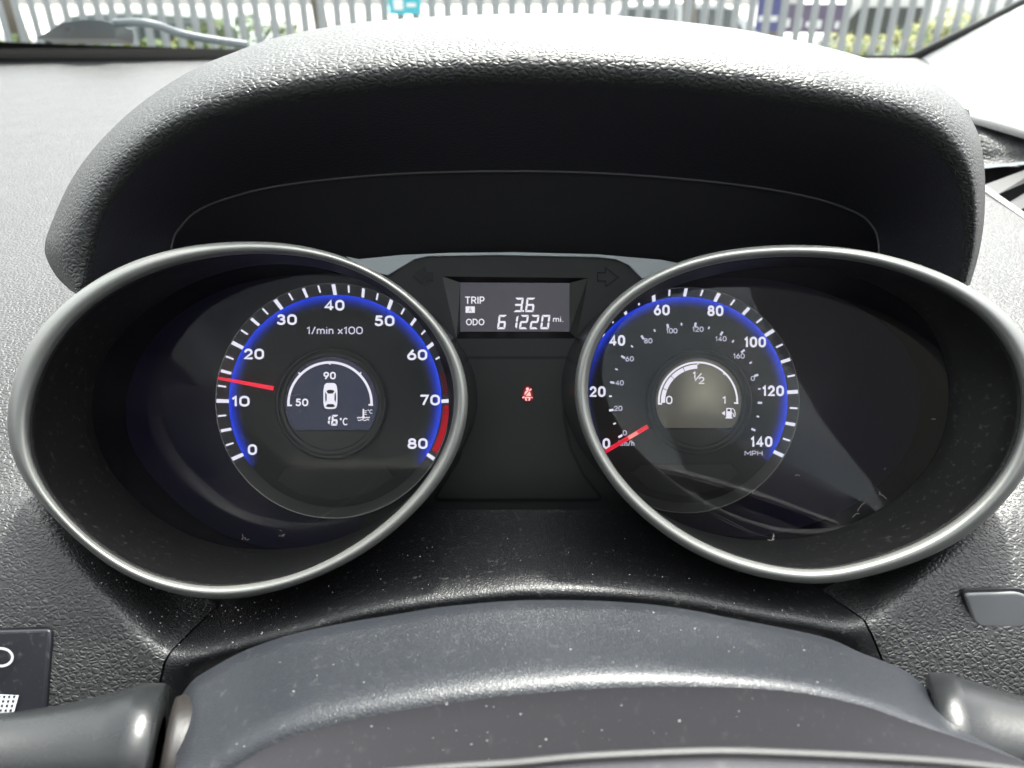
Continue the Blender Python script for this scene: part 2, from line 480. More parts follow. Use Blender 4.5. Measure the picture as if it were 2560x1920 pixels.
M['lens_dimmed'] = glass('gauge_lens_dimmed', (.97, .97, .98), .7, 0.03)  # same lens part; left copy has its reflection turned down to look darker
M['windscreen'] = glass('windscreen_glass', (.93, .96, .94), .7)
M['frit'] = mat('black_frit', (.006, .010, .009), .35)
M['rubber'] = mat('black_rubber', (.012, .013, .012), .6)
M['pillar'] = grain(mat('pillar_trim', (.55, .55, .53), .7), 1200, .0002, .5, 'noise')
M['stalk'] = grain(mat('stalk_gloss', (.012, .013, .014), .28, spec=.4), 900, .00008, .5, 'noise', rv=.05)
M['boot'] = grain(mat('stalk_boot', (.018, .016, .015), .35), 700, .00008, .5, 'noise')
M['switch'] = grain(mat('switch_panel', (.016, .017, .022), .3), 2500, .00002, .4, 'noise', dust=.3)
M['print'] = mat('print_white', (.75, .78, .82), .5)
M['button'] = mat('button_grey', (.10, .105, .11), .42)
M['lint'] = mat('lint', (.55, .47, .38), .9)
M['dustm'] = mat('dust_speck', (.6, .6, .56), .9)

# ------------------------------------------------------------------ dashboard
RIDGE = stable([(-400, 1180), (20, 1250), (120, 1330), (185, 1400), (290, 1516), (393, 1615), (440, 1640), (520, 1637), (608, 1617), (723, 1588),
                (868, 1548), (984, 1524), (1280, 1488), (1400, 1486), (1511, 1489), (1627, 1497), (1743, 1513), (1917, 1547),
                (2003, 1560), (2090, 1573), (2160, 1559), (2206, 1530), (2264, 1484), (2316, 1432), (2420, 1360), (2900, 1250)])
BASE = stable([(100, 1.02), (150, .93), (220, .80), (300, .69), (400, .595), (500, .52), (600, .465), (700, .42), (800, .388), (900, .362), (1000, .343),
               (1100, .329), (1200, .316), (1300, .304), (1500, .289), (1700, .283), (2100, .278)])
DV = stable([(290, .618), (330, .600), (370, .592), (408, .588), (470, .550), (540, .50), (600, .465), (700, .42)])
def softplus(x, k): return k * math.log1p(math.exp(min(x / k, 40)))

def DD(x, y):
    """depth of the fascia: flat sides, a shelf that runs in under the gauges above the ridge"""
    base = BASE(y)
    s = RIDGE(x) - y
    m = 1 / (1 + math.exp(-(x - 330) / 45)) * 1 / (1 + math.exp((x - 2240) / 45))   # between the seams
    inw = 1 / (1 + math.exp(-(y - 1180) / 40))
    base = lerp(base, .281, m * inw)
    m2 = 1 / (1 + math.exp(-max(min((x - 500) / 24, 30), -30))) * 1 / (1 + math.exp(max(min((x - 2100) / 24, 30), -30)))
    up = softplus(s - 10, 16)
    down = softplus(-s - 14, 10)
    lat = 1 / (1 + math.exp(-(x - 150) / 50)) * 1 / (1 + math.exp((x - 2420) / 50))
    d = base + .00025 * min(up, 260) * lat * inw + .0005 * min(down, 150) * m2
    return d

BL = table([(130, 1300), (300, 1300), (340, 1000), (420, 600), (600, 440), (720, 280), (850, 150), (1080, 100), (1250, 210), (1350, 330), (1420, 430), (1480, 520),
            (1515, 541), (1576, 477), (1628, 425), (1657, 408), (1715, 396), (2000, 388)])
BR = table([(130, 1300), (300, 1300), (340, 1600), (420, 2150), (600, 2300), (720, 2360), (850, 2470), (1080, 2520), (1250, 2450), (1330, 2380), (1400, 2250), (1440, 2120),
            (1475, 2053), (1521, 2122), (1550, 2163), (1588, 2183), (1651, 2209), (1750, 2233), (2000, 2262)])
def zl(pts, ox, oy, s=1.728): return [(ox + x / s, oy + y / s) for x, y in pts]
LO = zl([(28, 900), (45, 740), (105, 560), (195, 430), (320, 312), (480, 208), (650, 140), (850, 95), (1090, 80), (1300, 97), (1500, 150), (1700, 252), (1850, 380), (1960, 520), (2012, 650), (2025, 780),
         (1990, 950), (1910, 1100), (1790, 1240), (1640, 1370), (1500, 1460), (1350, 1530), (1200, 1580), (1000, 1618), (800, 1603), (600, 1543), (430, 1443), (280, 1310), (150, 1170), (65, 1040)], 0, 560)
RO = zl([(268, 740), (278, 620), (325, 480), (410, 360), (530, 262), (690, 180), (880, 125), (1080, 100), (1250, 95), (1450, 108), (1650, 148), (1850, 215), (2000, 290), (2130, 383), (2212, 465), (2275, 580), (2300, 720), (2290, 900),
         (2225, 1080), (2088, 1232), (1948, 1358), (1688, 1475), (1388, 1548), (1200, 1543), (1000, 1503), (800, 1425), (620, 1308), (470, 1170), (370, 1030), (298, 880)], 1280, 560)
def inside(p, poly):
    c = False; n = len(poly)
    for i in range(n):
        a, b = poly[i], poly[i - 1]
        if (a[1] > p[1]) != (b[1] > p[1]) and p[0] < (b[0] - a[0]) * (p[1] - a[1]) / (b[1] - a[1]) + a[0]: c = not c
    return c
LO_S = [(lerp(595, x, .965), lerp(1050, y, .965)) for x, y in LO]
RO_S = [(lerp(1960, x, .965), lerp(1010, y, .965)) for x, y in RO]
def topx(v):
    q = v - CAM; d = q.dot(FW); return (1280 + q.x / d * F, 960 - q.dot(UP) / d * F)
def podcut(rows):
    n = len(rows[0]); vs = [v for r in rows for v in r]; P = [topx(v) for v in vs]; I = [inside(p, LO_S) or inside(p, RO_S) for p in P]
    fs = []
    for j in range(len(rows) - 1):
        for i in range(n - 1):
            a = j * n + i; f = (a, a + 1, a + 1 + n, a + n)
            if not all(I[k] for k in f): fs.append(f)
    return vs, fs
dash = empty('dashboard', W(300, 1500, .31))
tag(dash, 'dark grey grained plastic dashboard surrounding the two gauges', 'dashboard')
ys = []
y = 146
while y < 2080:
    ys.append(y); y += 7 if y > 1180 else 10
def side_rows(fx0, fx1, n):
    return [[W(lerp(fx0(y), fx1(y), i / n), y, DD(lerp(fx0(y), fx1(y), i / n), y)) for i in range(n + 1)] for y in ys]
vs, fs = podcut(side_rows(lambda y: -700, BL, 110)); mesh('side_panel', vs, fs, M['dash'], dash, True)

# right side, cut round the air vent
VENT = [(2420, 418), (2560, 406), (2800, 380), (2800, 710), (2620, 574), (2420, 440)]
n = 130; vs = []; fs = []
def DR(x, y):
    return lerp(DD(x, y), DV(y), max(0, min(1, (x - 2390) / 40))) if y < 600 else DD(x, y)
for y in ys:
    for i in range(n + 1):
        x = lerp(BR(y), 3100, i / n); vs.append(W(x, y, DR(x, y)))
for j in range(len(ys) - 1):
    for i in range(n):
        x = lerp(BR(ys[j]), 3100, (i + .5) / n)
        if inside((x, ys[j] + 4), VENT) or (x > 2330 and ys[j] < 290 + (x - 2430) * .3): continue
        a = j * (n + 1) + i; fs.append((a, a + n + 1, a + n + 2, a + 1))
mesh('side_panel', vs, fs, M['dash'], dash, True)

# trim panel between the seams
rows = []
y = 1274
while y < 1800:
    x0 = table([(1236, 560), (1440, 610), (1515, 547), (1576, 483), (1628, 431), (1657, 414), (1715, 402), (2000, 394)])(y)
    x1 = table([(1236, 2080), (1420, 1990), (1475, 2047), (1521, 2116), (1550, 2157), (1588, 2177), (1651, 2203), (1750, 2227), (2000, 2256)])(y)
    rows.append([W(lerp(x0, x1, i / 150), y, DD(lerp(x0, x1, i / 150), y)) for i in range(151)]); y += 6
vs, fs = podcut(rows)
tag(mesh('lower_trim', vs, fs, M['dash_fine'], dash, True), 'darker smooth trim between the two panel gaps under the gauges')
# darkness behind the gaps
rows = [[W(x, y, DD(x, y) + .006) for x in range(330, 640, 10)] for y in range(1440, 1800, 10)]
vs, fs = podcut(rows); mesh('gap_backing', vs, fs, M['recess'], dash, True)
rows = [[W(x, y, DD(x, y) + .006) for x in range(1990, 2300, 10)] for y in range(1420, 1800, 10)]
vs, fs = podcut(rows); mesh('gap_backing', vs, fs, M['recess'], dash, True)

# ------------------------------------------------------------------ hood over the gauges
SIL = [(176, 726), (140, 690), (114, 640), (113, 605), (124, 570), (146, 515), (174, 457), (215, 395), (266, 336), (330, 276), (405, 220), (490, 170), (579, 133), (694, 93), (868, 60), (1042, 44),
       (1215, 36), (1389, 33), (1500, 36), (1620, 45), (1740, 58), (1852, 73), (1970, 96), (2083, 122), (2175, 148), (2257, 175), (2320, 200), (2365, 228), (2405, 262), (2430, 301), (2449, 345),
       (2459, 400), (2463, 463), (2460, 555), (2446, 640), (2425, 712)]
LIP = [(200, 740), (208, 700), (214, 650), (226, 590), (243, 540), (266, 498), (300, 447), (341, 399), (405, 347), (460, 315), (521, 289), (637, 252), (752, 229), (868, 213), (984, 201), (1100, 193), (1273, 187),
       (1454, 190), (1600, 196), (1720, 205), (1859, 220), (1950, 232), (2032, 245), (2148, 267), (2220, 284), (2270, 300), (2320, 324), (2360, 355), (2397, 400), (2420, 450), (2430, 510), (2432, 570), (2426, 640), (2408, 720)]
SEAM = [(426, 700), (427, 640), (432, 600), (445, 575), (486, 532), (555, 500), (694, 465), (926, 439), (1157, 429), (1389, 429), (1620, 440), (1852, 463), (2025, 493), (2141, 532),
        (2182, 567), (2195, 600), (2198, 640), (2198, 700)]
NH = 200
sil, lip, seam = catmull(SIL, NH), catmull(LIP, NH), catmull(SEAM, NH)
hood = empty('gauge_hood', W(1280, 430, .36))
tag(hood, 'arched grained black hood overhanging the two gauges', 'hood')
def topness(i):
    u = i / (NH - 1); return max(0.0, min(1.0, sin(pi * u) * 1.5 - .1))
prof = [(0, 0), (.12, -.0018), (.28, -.0015), (.42, .0010), (.54, .0052), (.65, .012), (.76, .024), (.85, .041), (.93, .064), (1, .094)]
def hd(i): return lerp(.300, .278, topness(i))
rows = []
for dt, dd in ((.10, .010), (.05, .0035)):          # the edge tucks under
    rows.append([W(lip[i].lerp(seam[i], dt)[0], lip[i].lerp(seam[i], dt)[1], hd(i) + dd * .6) for i in range(NH)])
for t, dd in prof:
    rows.append([W(lip[i].lerp(sil[i], t)[0], lip[i].lerp(sil[i], t)[1], hd(i) + dd * lerp(.42, 1, topness(i))) for i in range(NH)])
for t, dd in ((.03, .15), (.08, .21), (.18, .28)):
    rows.append([W(lerp(sil[i][0], 1280, t), lerp(sil[i][1], 800, t), hd(i) + dd * lerp(.4, 1, topness(i))) for i in range(NH)])
loft('hood_shell', rows, M['hood'], hood)
rows = []
for t in [0, .1, .25, .4, .55, .7, .85, 1]:
    rows.append([W(lip[i].lerp(seam[i], .09 + .91 * t)[0], lip[i].lerp(seam[i], .09 + .91 * t)[1], hd(i) + .006 + (.352 - hd(i) - .006) * t) for i in range(NH)])
loft('underside', rows, M['hood_under'], hood)
tube('seam_bead', [W(p[0], p[1], .3515) for p in seam], .00055, M['seam'], hood, 8)
inner = [(430, 800), (431, 740), (440, 720), (470, 700), (560, 672), (700, 655), (895, 646), (1125, 631), (1290, 628), (1480, 633), (1705, 655), (1950, 668), (2100, 690), (2180, 730), (2196, 760), (2197, 800)]
inn = catmull(inner, NH)
rows = [[W(seam[i].lerp(inn[i], t)[0], seam[i].lerp(inn[i], t)[1], .354 + .026 * t) for i in range(NH)] for t in (0, .2, .4, .6, .8, 1)]
loft('inner_panel', rows, M['inner'], hood)

# ------------------------------------------------------------------ gauges
LI = zl([(125, 890), (150, 730), (230, 545), (365, 385), (550, 262), (760, 180), (950, 143), (1090, 132), (1300, 142), (1500, 190), (1660, 270), (1800, 385), (1905, 520), (1955, 650), (1965, 780),
         (1935, 930), (1860, 1070), (1750, 1205), (1600, 1335), (1450, 1430), (1300, 1500), (1150, 1540), (980, 1562), (820, 1555), (620, 1500), (440, 1395), (300, 1270), (190, 1130), (135, 1010)], 0, 560)
LL = [(654, 663), (520, 694), (405, 751), (300, 840), (240, 940), (228, 1030), (249, 1125), (301, 1208), (405, 1301), (521, 1353), (654, 1373), (810, 1356), (955, 1295), (1055, 1210), (1110, 1110), (1122, 1000), (1095, 880), (1020, 775), (910, 705), (780, 668)]
RI = zl([(325, 740), (335, 620), (380, 490), (460, 385), (570, 295), (720, 222), (900, 172), (1080, 150), (1250, 145), (1440, 158), (1640, 200), (1830, 275), (1980, 365), (2100, 480), (2180, 620), (2205, 760),
         (2190, 900), (2130, 1050), (2020, 1185), (1880, 1300), (1700, 1395), (1500, 1460), (1330, 1492), (1160, 1480), (980, 1435), (800, 1360), (640, 1255), (505, 1130), (410, 1000), (350, 870)], 1280, 560)
RL = [(2374, 965), (2345, 850), (2290, 775), (2206, 722), (2110, 685), (2003, 667), (1859, 676), (1700, 712), (1570, 775), (1475, 860), (1442, 960), (1455, 1080), (1510, 1170), (1598, 1243), (1685, 1301), (1801, 1338), (1917, 1350), (2032, 1338), (2136, 1306), (2235, 1250), (2322, 1168), (2365, 1070)]
NR = 192
RING_D = .284

def pod(root, outer, innr, lensp, co, cl, tilt):
    o = polar(outer, co, NR); i_ = polar(innr, co, NR)
    rows = [[W(p[0], p[1], .330) for p in o]]
    # outer skirt parallel to the view axis behind the ring
    sk = []
    for d in (.382, .34, .30, RING_D + .006):
        k = (RING_D + .006) / d
        sk.append([W(1280 + (p[0] - 1280) * k, 960 + (p[1] - 960) * k, d) for p in o])
    fixn(loft('outer_skirt', sk, M['gloss_black'], root, closed=True))
    prof = [(0, .0065), (-.03, .0035), (.03, .001), (.14, -.0006), (.32, -.0016), (.52, -.0018), (.72, -.0010), (.87, .0006), (.96, .0030), (1.0, .0068)]
    rows = []
    for t, dd in prof:
        rows.append([W(lerp(a[0], b[0], t), lerp(a[1], b[1], t), RING_D + dd) for a, b in zip(o, i_)])
    fixn(loft('silver_ring', rows, M['silver'], root, closed=True))
    # inner wall, a small step, then down to the lens
    l = polar(lensp, cl, NR)
    # match the ring's angles about its own centre to the lens outline by nearest angle
    lc = [(cl[0], cl[1])] * NR
    rows = []
    for t, dd in ((1.0, .0069), (1.03, .0085), (1.055, .0085)):
        rows.append([W(lerp(a[0], b[0], t), lerp(a[1], b[1], t), RING_D + dd) for a, b in zip(o, i_)])
    for t in (.08, .3, .55, .8, 1.0):
        rows.append([W(lerp(b[0], c[0], t), lerp(b[1], c[1], t), lerp(RING_D + .0095, LENS_D(c, tilt, cl) , t)) for b, c in zip(i_, l)])
    rows.append([W(c[0], c[1], .3785) for c in l])
    fixn(loft('pod_wall', rows, M['pod_wall'], root, closed=True))
    # lens: slightly bowed clear pane
    rows = []
    for s in (1.0, .8, .6, .4, .2, .002):
        rows.append([W(cl[0] + (c[0] - cl[0]) * s, cl[1] + (c[1] - cl[1]) * s, LENS_D((cl[0] + (c[0] - cl[0]) * s, cl[1] + (c[1] - cl[1]) * s), tilt, cl) + .0004) for c in l])
    loft('lens', rows, M['lens' if cl[0] > 1280 else 'lens_dimmed'], root, closed=True)
    bp = [W(cl[0] + (c[0] - cl[0]) * 1.02, cl[1] + (c[1] - cl[1]) * 1.02, .378) for c in l]
    mesh('back_plate', bp, [tuple(range(NR))], M['plate'], root)

def LENS_D(p, tilt, c):
    u = (p[0] - c[0]) / 480; v = (p[1] - c[1]) / 350
    return .333 + tilt[0] * u + tilt[1] * v + tilt[2] * u * v

D0, D1 = .3700, .3659           # dial face, raised rim of the tick ring
def gauge(root, c0, r0, c1, r1):
    """dial plate, tick ring and its edge; returns p(r, angle) -> world point on the sloped ring"""
    def ringp(t, a, lift=0.0):
        cx = lerp(c0[0], c1[0], t); cy = lerp(c0[1], c1[1], t); r = lerp(r0, r1, t)
        return W(cx + r * cos(a), cy - r * sin(a), lerp(D0, D1, t) - lift)
    n = 160
    A = [2 * pi * i / n for i in range(n)]
    dp = mesh('dial_plate', [ringp(0, a) for a in A], [tuple(range(n))], M['face'], root)
    rg = fixn(loft('tick_ring', [[ringp(0, a, -.0002) for a in A], [ringp(1, a) for a in A]], M['tick_ring'], root, closed=True))
    tube('ring_edge', [ringp(1.01, a) for a in A], .00038, M['ring_edge'], root, 6, True)
    sk = [[ringp(1.02, a) for a in A], [ringp(1.02, a) + FW * .012 for a in A]]
    loft('dial_skirt', sk, M['gloss_black'], root, closed=True)
    return ringp, dp, rg

def ticks(ringp, rg, a, t0, t1, wpx, r, m):
    h = wpx / r / 2
    vs = [ringp(t0, a - h, .0003), ringp(t1, a - h, .0003), ringp(t1, a + h, .0003), ringp(t0, a + h, .0003)]
    return mesh('tick', vs, [(0, 1, 2, 3)], m, rg)

def blue_arc(root, c0, r0, a0, a1, wd):
    n = 120; k = 6; rows = []; fade = []
    for j in range(k + 1):
        r = r0 - wd * (1 - j / k)
        rows.append([W(c0[0] + r * cos(radians(lerp(a0, a1, i / n))), c0[1] - r * sin(radians(lerp(a0, a1, i / n))), D0 - .0004) for i in range(n + 1)])
        for i in range(n + 1):
            e = min(i, n - i) / 4
            fade.append((j / k) * (1 if e > 1 else .4 + .6 * e))
    return loft('blue_arc', rows, M['blue'], root, smooth=False, fade=fade)

def needle(root, tip, base, w0, w1, d0=.3620, d1=.3628):
    """raised bar with bevelled flanks"""
    a = Vector(tip); b = Vector(base); t = (b - a).normalized(); nn = Vector((-t.y, t.x))
    rows = []
    for s, dd, ww in ((-1, .0012, 1), (-.75, 0, 1), (.75, 0, 1), (1, .0012, 1)):
        row = []
        for u in (0, .25, .5, .75, 1):
            p = a.lerp(b, u) + nn * s * lerp(w0, w1, u) / 2
            row.append(W(p.x, p.y, lerp(d0, d1, u) + dd))
        rows.append(row)
    return loft('needle', rows, M['red_needle'], root, smooth=False)

def centre_display(root, c, R, Rin, cut, name, lcdmat, lcdc, lcdr, glowc=None):
    # raised round bezel of two steps
    def cr(r, d, n=120): return [W(c[0] + r * cos(2*pi*i/n), c[1] - r * sin(2*pi*i/n), d) for i in range(n)]
    rows = [cr(R, D0 - .0003), cr(R - 1, .3668), cr(R - 5, .3662), cr(R - 9, .3668), cr(R - 12, .3678), cr(R - 17, .3680), cr(Rin + 3, .3676), cr(Rin, .3690)]
    fixn(loft('display_bezel', rows, M['face_step'], root, closed=True))
    fl = mesh('display_floor', cr(Rin + 2, .3690), [tuple(range(120))], M['face_step'], root)
    pts = []
    for i in range(97):
        a = radians(lerp(-60, 240, i / 96)); x = lcdc[0] + lcdr * cos(a); y = lcdc[1] - lcdr * sin(a)
        if y <= cut: pts.append((x, y))
    h = math.sqrt(max(lcdr ** 2 - (cut - lcdc[1]) ** 2, 1))
    pts = [(lcdc[0] + h - 2, cut)] + pts + [(lcdc[0] - h + 2, cut)]
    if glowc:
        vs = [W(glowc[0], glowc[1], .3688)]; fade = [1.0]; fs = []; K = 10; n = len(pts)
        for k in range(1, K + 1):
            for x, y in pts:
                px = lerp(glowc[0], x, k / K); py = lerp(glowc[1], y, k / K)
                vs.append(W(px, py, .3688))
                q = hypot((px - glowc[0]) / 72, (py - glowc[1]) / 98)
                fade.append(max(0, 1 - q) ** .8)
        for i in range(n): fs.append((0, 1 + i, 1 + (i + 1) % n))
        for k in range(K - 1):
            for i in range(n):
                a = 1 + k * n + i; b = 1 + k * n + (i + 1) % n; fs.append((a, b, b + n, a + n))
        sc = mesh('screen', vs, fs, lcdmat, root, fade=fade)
    else:
        sc = plate('screen', pts, .3688, lcdmat, root)
    # thin step under the flat foot of the screen
    plate('screen_edge', bbox_pts(lcdc[0] - h + 2, cut, lcdc[0] + h - 2, cut + 3), .3686, M['recess'], root)
    return sc

BD = .205   # boldness of lettering
# ---- tachometer
tach = empty('tachometer', W(832, 1290, .378))
tag(tach, 'rev counter in silver oval ring left of the trip display, reading about 12', 'gauge', 'round gauges in silver rings')
pod(tach, LO, LI, LL, (595, 1050), (680, 1015), (-.002, .003, .0))
ringp, dp, rg = gauge(tach, (838, 1003), 265, (833, 1002), 293)
for i in range(33):
    v = i * 2.5; a = radians(210 - v * 3)
    if 62.5 < v < 70 : continue
    if i % 4 == 0: ticks(ringp, rg, a, -.10, 1.0, 9, 280, M['white'])
    elif 70 < v < 80: continue
    elif i % 2 == 0: ticks(ringp, rg, a, .12, .92, 7, 280, M['white'])
    else: ticks(ringp, rg, a, .30, .92, 4.2, 280, M['white'])
# red zone: fine bars, thin at first then thick
def redbar(a, t0, t1, wpx, m):
    h = wpx / 280 / 2; 
    mesh('redline_bar', [ringp(t0, a - h, .0003), ringp(t1, a - h, .0003), ringp(t1, a + h, .0003), ringp(t0, a + h, .0003)], [(0, 1, 2, 3)], m, rg)
for k in range(11): redbar(radians(14.5 - k * 1.12), .30, .88, 2.6, M['redline_dim'])
for k in range(17): redbar(radians(-2.6 - k * 1.13), .28, .90, 3.6 + k * .12, M['redline'])
redbar(radians(-23.7), .28, .90, 30, M['redline'])
blue_arc(tach, (838, 1003), 266, -37.5, 218.5, 36)
for s, x, y in (('40', 836, 763), ('30', 717, 799), ('50', 961, 802), ('20', 635, 885), ('60', 1043, 887), ('10', 602, 1003), ('70', 1075, 1000), ('0', 631, 1124), ('80', 1044, 1109)):
    text('numeral', s, x, y, 27, D0 - .0006, M['white'], dp, width=(50 if len(s) == 2 else 23) - (6 if s[0] == '1' else 0), bold=BD)
text('unit_lettering', '1/min x100', 837, 826, 19, D0 - .0006, M['white_dim'], dp, width=140, bold=.155)
# step moulded in the foot of the dial
def foot_step(root, pts):
    pts = rounded(pts, 4)
    plate('foot_step', pts, D0 - .0012, M['foot'], root, depth=.0011)
    ribbon('foot_groove', pts[3:21], 6, D0 - .0014, M['recess'], root)
foot_step(tach, [(690, 1199), (713, 1166), (967, 1164), (985, 1192), (925, 1232), (838, 1250), (750, 1236)])
needle(tach, (545, 945), (684, 971), 7, 12)
sc = centre_display(tach, (827, 1008), 140, 116, 1075, 'temp', M['lcd_left'], (829, 1008), 115)
dL = .3686
a_ = arc(825, 1010, 104, 182.5, -2.5)
plate('scale_arc', stroke_pts(a_, 6, False), dL, M['lcd_white'], sc)
multi('scale_tick', [bbox_pts(718, 1011.5, 730, 1015.5), bbox_pts(921, 1010, 932.5, 1014), bbox_pts(822.5, 906, 826.5, 911.5),
                     stroke_pts([(753, 938), (746, 931)], 3.5, False), stroke_pts([(896, 938), (903, 931)], 3.5, False)], dL - .0001, M['lcd_white'], sc)
text('numeral', '90', 824, 939, 19, dL, M['lcd_white'], sc, width=31, bold=.20)
text('numeral', '50', 754.6, 1006, 19, dL, M['lcd_white'], sc, width=32, bold=.20)
plate('car_symbol', rounded([(811, 962), (816, 957.5), (836, 957.5), (841, 962), (843.5, 975), (843.5, 1010), (840, 1021), (832, 1022.5), (820, 1022.5), (812, 1021), (808.5, 1010), (808.5, 975)], 5), dL, M['lcd_white'], sc)
multi('car_symbol_window', [[(816, 977), (822, 974.5), (830, 974.5), (836, 977), (832.5, 984), (819.5, 984)],
                            [(814, 1016), (819, 1010), (833, 1010), (838, 1016), (832, 1018), (820, 1018)],
                            [(813, 980), (817, 986), (817, 1000), (814, 1006), (812.8, 995)], [(839.5, 980), (836, 986), (836, 1000), (839, 1006), (840.4, 995)]], dL - .0001, M['lcd_dark'], sc)
multi('digit', seven('1', 806, 1038, 823.5, 1063, 5, .12), dL, M['lcd_white'], sc)
multi('digit', seven('6', 827, 1037, 843, 1064, 5, .12), dL, M['lcd_white'], sc)
text('degree_sign', '°C', 860, 1054, 19, dL, M['lcd_white'], sc, width=21, bold=.155)
text('degree_sign', '°C', 925.5, 1029, 10.5, dL, M['lcd_white'], sc, width=13, bold=.155)
wv = lambda x0, x1, y: [(lerp(x0, x1, i / 16), y + 1.2 * sin(i / 16 * 4 * pi)) for i in range(17)]
multi('coolant_symbol', [stroke_pts([(908.5, 1024), (908.5, 1043)], 4), [(911, 1026), (917, 1026), (917, 1028), (911, 1028)], [(911, 1030.5), (916, 1030.5), (916, 1032.5), (911, 1032.5)],
                         [(911, 1035), (917, 1035), (917, 1037), (911, 1037)], [(908.5 + 4 * cos(i), 1043.5 + 3.6 * sin(i)) for i in [k * pi / 4 for k in range(8)]],
                         stroke_pts(wv(893, 904, 1044), 2), stroke_pts(wv(913, 924, 1044), 2), stroke_pts(wv(895, 922, 1050), 2)], dL, M['lcd_white'], sc)

# ---- speedometer
spd = empty('speedometer', W(1714, 1280, .378))
tag(spd, 'speedometer in silver oval ring right of the trip display, needle at zero', 'gauge', 'round gauges in silver rings')
pod(spd, RO, RI, RL, (1960, 1010), (1890, 1008), (-.0145, 0, -.004))
ringp, dp, rg = gauge(spd, (1711, 1000), 257, (1716, 1000), 281)
for i in range(29):
    a = radians(210 - i * 5 * 240 / 140)
    if i % 4 == 0: ticks(ringp, rg, a, -.12, 1.0, 9, 270, M['white'])
    elif i % 2 == 0: ticks(ringp, rg, a, .08, .92, 8, 270, M['white'])
    else: ticks(ringp, rg, a, .25, .90, 4.5, 270, M['white'])
blue_arc(spd, (1711, 1000), 258, -37, 217.5, 34)
for s, x, y in (('60', 1654.5, 775), ('80', 1788.5, 777), ('100', 1888, 855), ('120', 1933, 977), ('140', 1904, 1104), ('40', 1543, 851), ('20', 1494, 979), ('0', 1516, 1109)):
    text('numeral', s, x, y, 27, D0 - .0006, M['white'], dp, width={1: 19, 2: 40, 3: 54}[len(s)], bold=BD)
for s, x, y in (('20', 1545.5, 1021), ('40', 1549, 957), ('60', 1574, 897), ('80', 1620.5, 852), ('100', 1679.5, 827), ('120', 1745, 823), ('140', 1802.5, 847), ('160', 1847.5, 890), ('0', 1562, 1082)):
    text('small_numeral', s, x, y, 13, D0 - .0006, M['white_dim'], dp, width={1: 10, 2: 20.5, 3: 28}[len(s)], bold=.155)
text('small_numeral', '0', 1882, 946, 12, D0 - .0006, M['white_dim'], dp, width=10, bold=.155)
text('unit_lettering', 'MPH', 1884, 1133, 12.5, D0 - .0006, M['white_dim'], dp, width=45, bold=.155)
text('unit_lettering', 'km/h', 1566, 1108, 14, D0 - .0006, M['white_dim'], dp, width=40, bold=.155)
for i in range(23):
    a = radians(210 - i * 10 * 240 / 225.3); r = 187; c = (1713, 997)
    L, wd = ((11, 5.5) if i % 2 == 0 else (7, 4))
    p0 = (c[0] + (r - L / 2) * cos(a), c[1] - (r - L / 2) * sin(a)); p1 = (c[0] + (r + L / 2) * cos(a), c[1] - (r + L / 2) * sin(a))
    if i == 18 or 0 <= i <= 22:
        plate('small_tick', stroke_pts([p0, p1], wd, False), D0 - .0006, M['white_dim'] if i > 3 else M['white'], dp)
foot_step(spd, [(1578, 1180), (1602, 1160), (1828, 1158), (1848, 1182), (1800, 1222), (1714, 1240), (1625, 1226)])
nd = needle(spd, (1498, 1138), (1620, 1066), 10, 11)
plate('needle_band', stroke_pts([(1571, 1095), (1594, 1081.5)], 9, False), .3617, M['pink_needle'], nd)
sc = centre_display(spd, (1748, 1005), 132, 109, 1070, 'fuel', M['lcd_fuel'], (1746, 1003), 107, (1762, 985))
plate('scale_arc', stroke_pts(arc(1745, 1004, 98, 184, -3.5), 4.6, False), dL, M['lcd_white'], sc)
multi('scale_tick', [bbox_pts(1645, 1007.5, 1655, 1011.5), bbox_pts(1835, 1005.5, 1846, 1009.5), bbox_pts(1743.5, 906, 1746.5, 912), stroke_pts([(1814, 936), (1808, 934)], 3.5, False)], dL - .0001, M['lcd_white'], sc)
for k in range(4):
    a1 = 182 - k * 23; a0 = a1 - 21.8
    plate('fuel_bar', stroke_pts(arc(1745, 1004, 87.5, a1, max(a0, 90), 14), 10.5, False), dL, M['lcd_white'], sc)
text('numeral', '0', 1673, 1000, 21, dL, M['lcd_white'], sc, width=16, bold=.155)
text('numeral', '1', 1811, 1000, 19.5, dL, M['lcd_white'], sc, width=9, bold=.155)
text('fraction', '1', 1736, 938, 19, dL, M['lcd_white'], sc, width=8, bold=.155)
text('fraction', '2', 1754, 951, 18, dL, M['lcd_white'], sc, width=15, bold=.155)
plate('fraction', stroke_pts([(1738, 951), (1753, 934)], 2.6), dL, M['lcd_white'], sc)
multi('fuel_pump_symbol', [rounded(bbox_pts(1815.5, 1020, 1829, 1046), 2), bbox_pts(1813.5, 1043.5, 1831, 1046.2), [(1804, 1033), (1812.5, 1027), (1812.5, 1039)],
                           stroke_pts([(1829, 1032), (1833, 1034), (1833.5, 1041), (1837, 1042), (1838, 1034), (1836, 1025), (1831, 1021)], 2.2)], dL, M['lcd_white'], sc)
plate('fuel_pump_symbol', bbox_pts(1818.5, 1023, 1826, 1028), dL - .0001, M['lcd_dark'], sc)

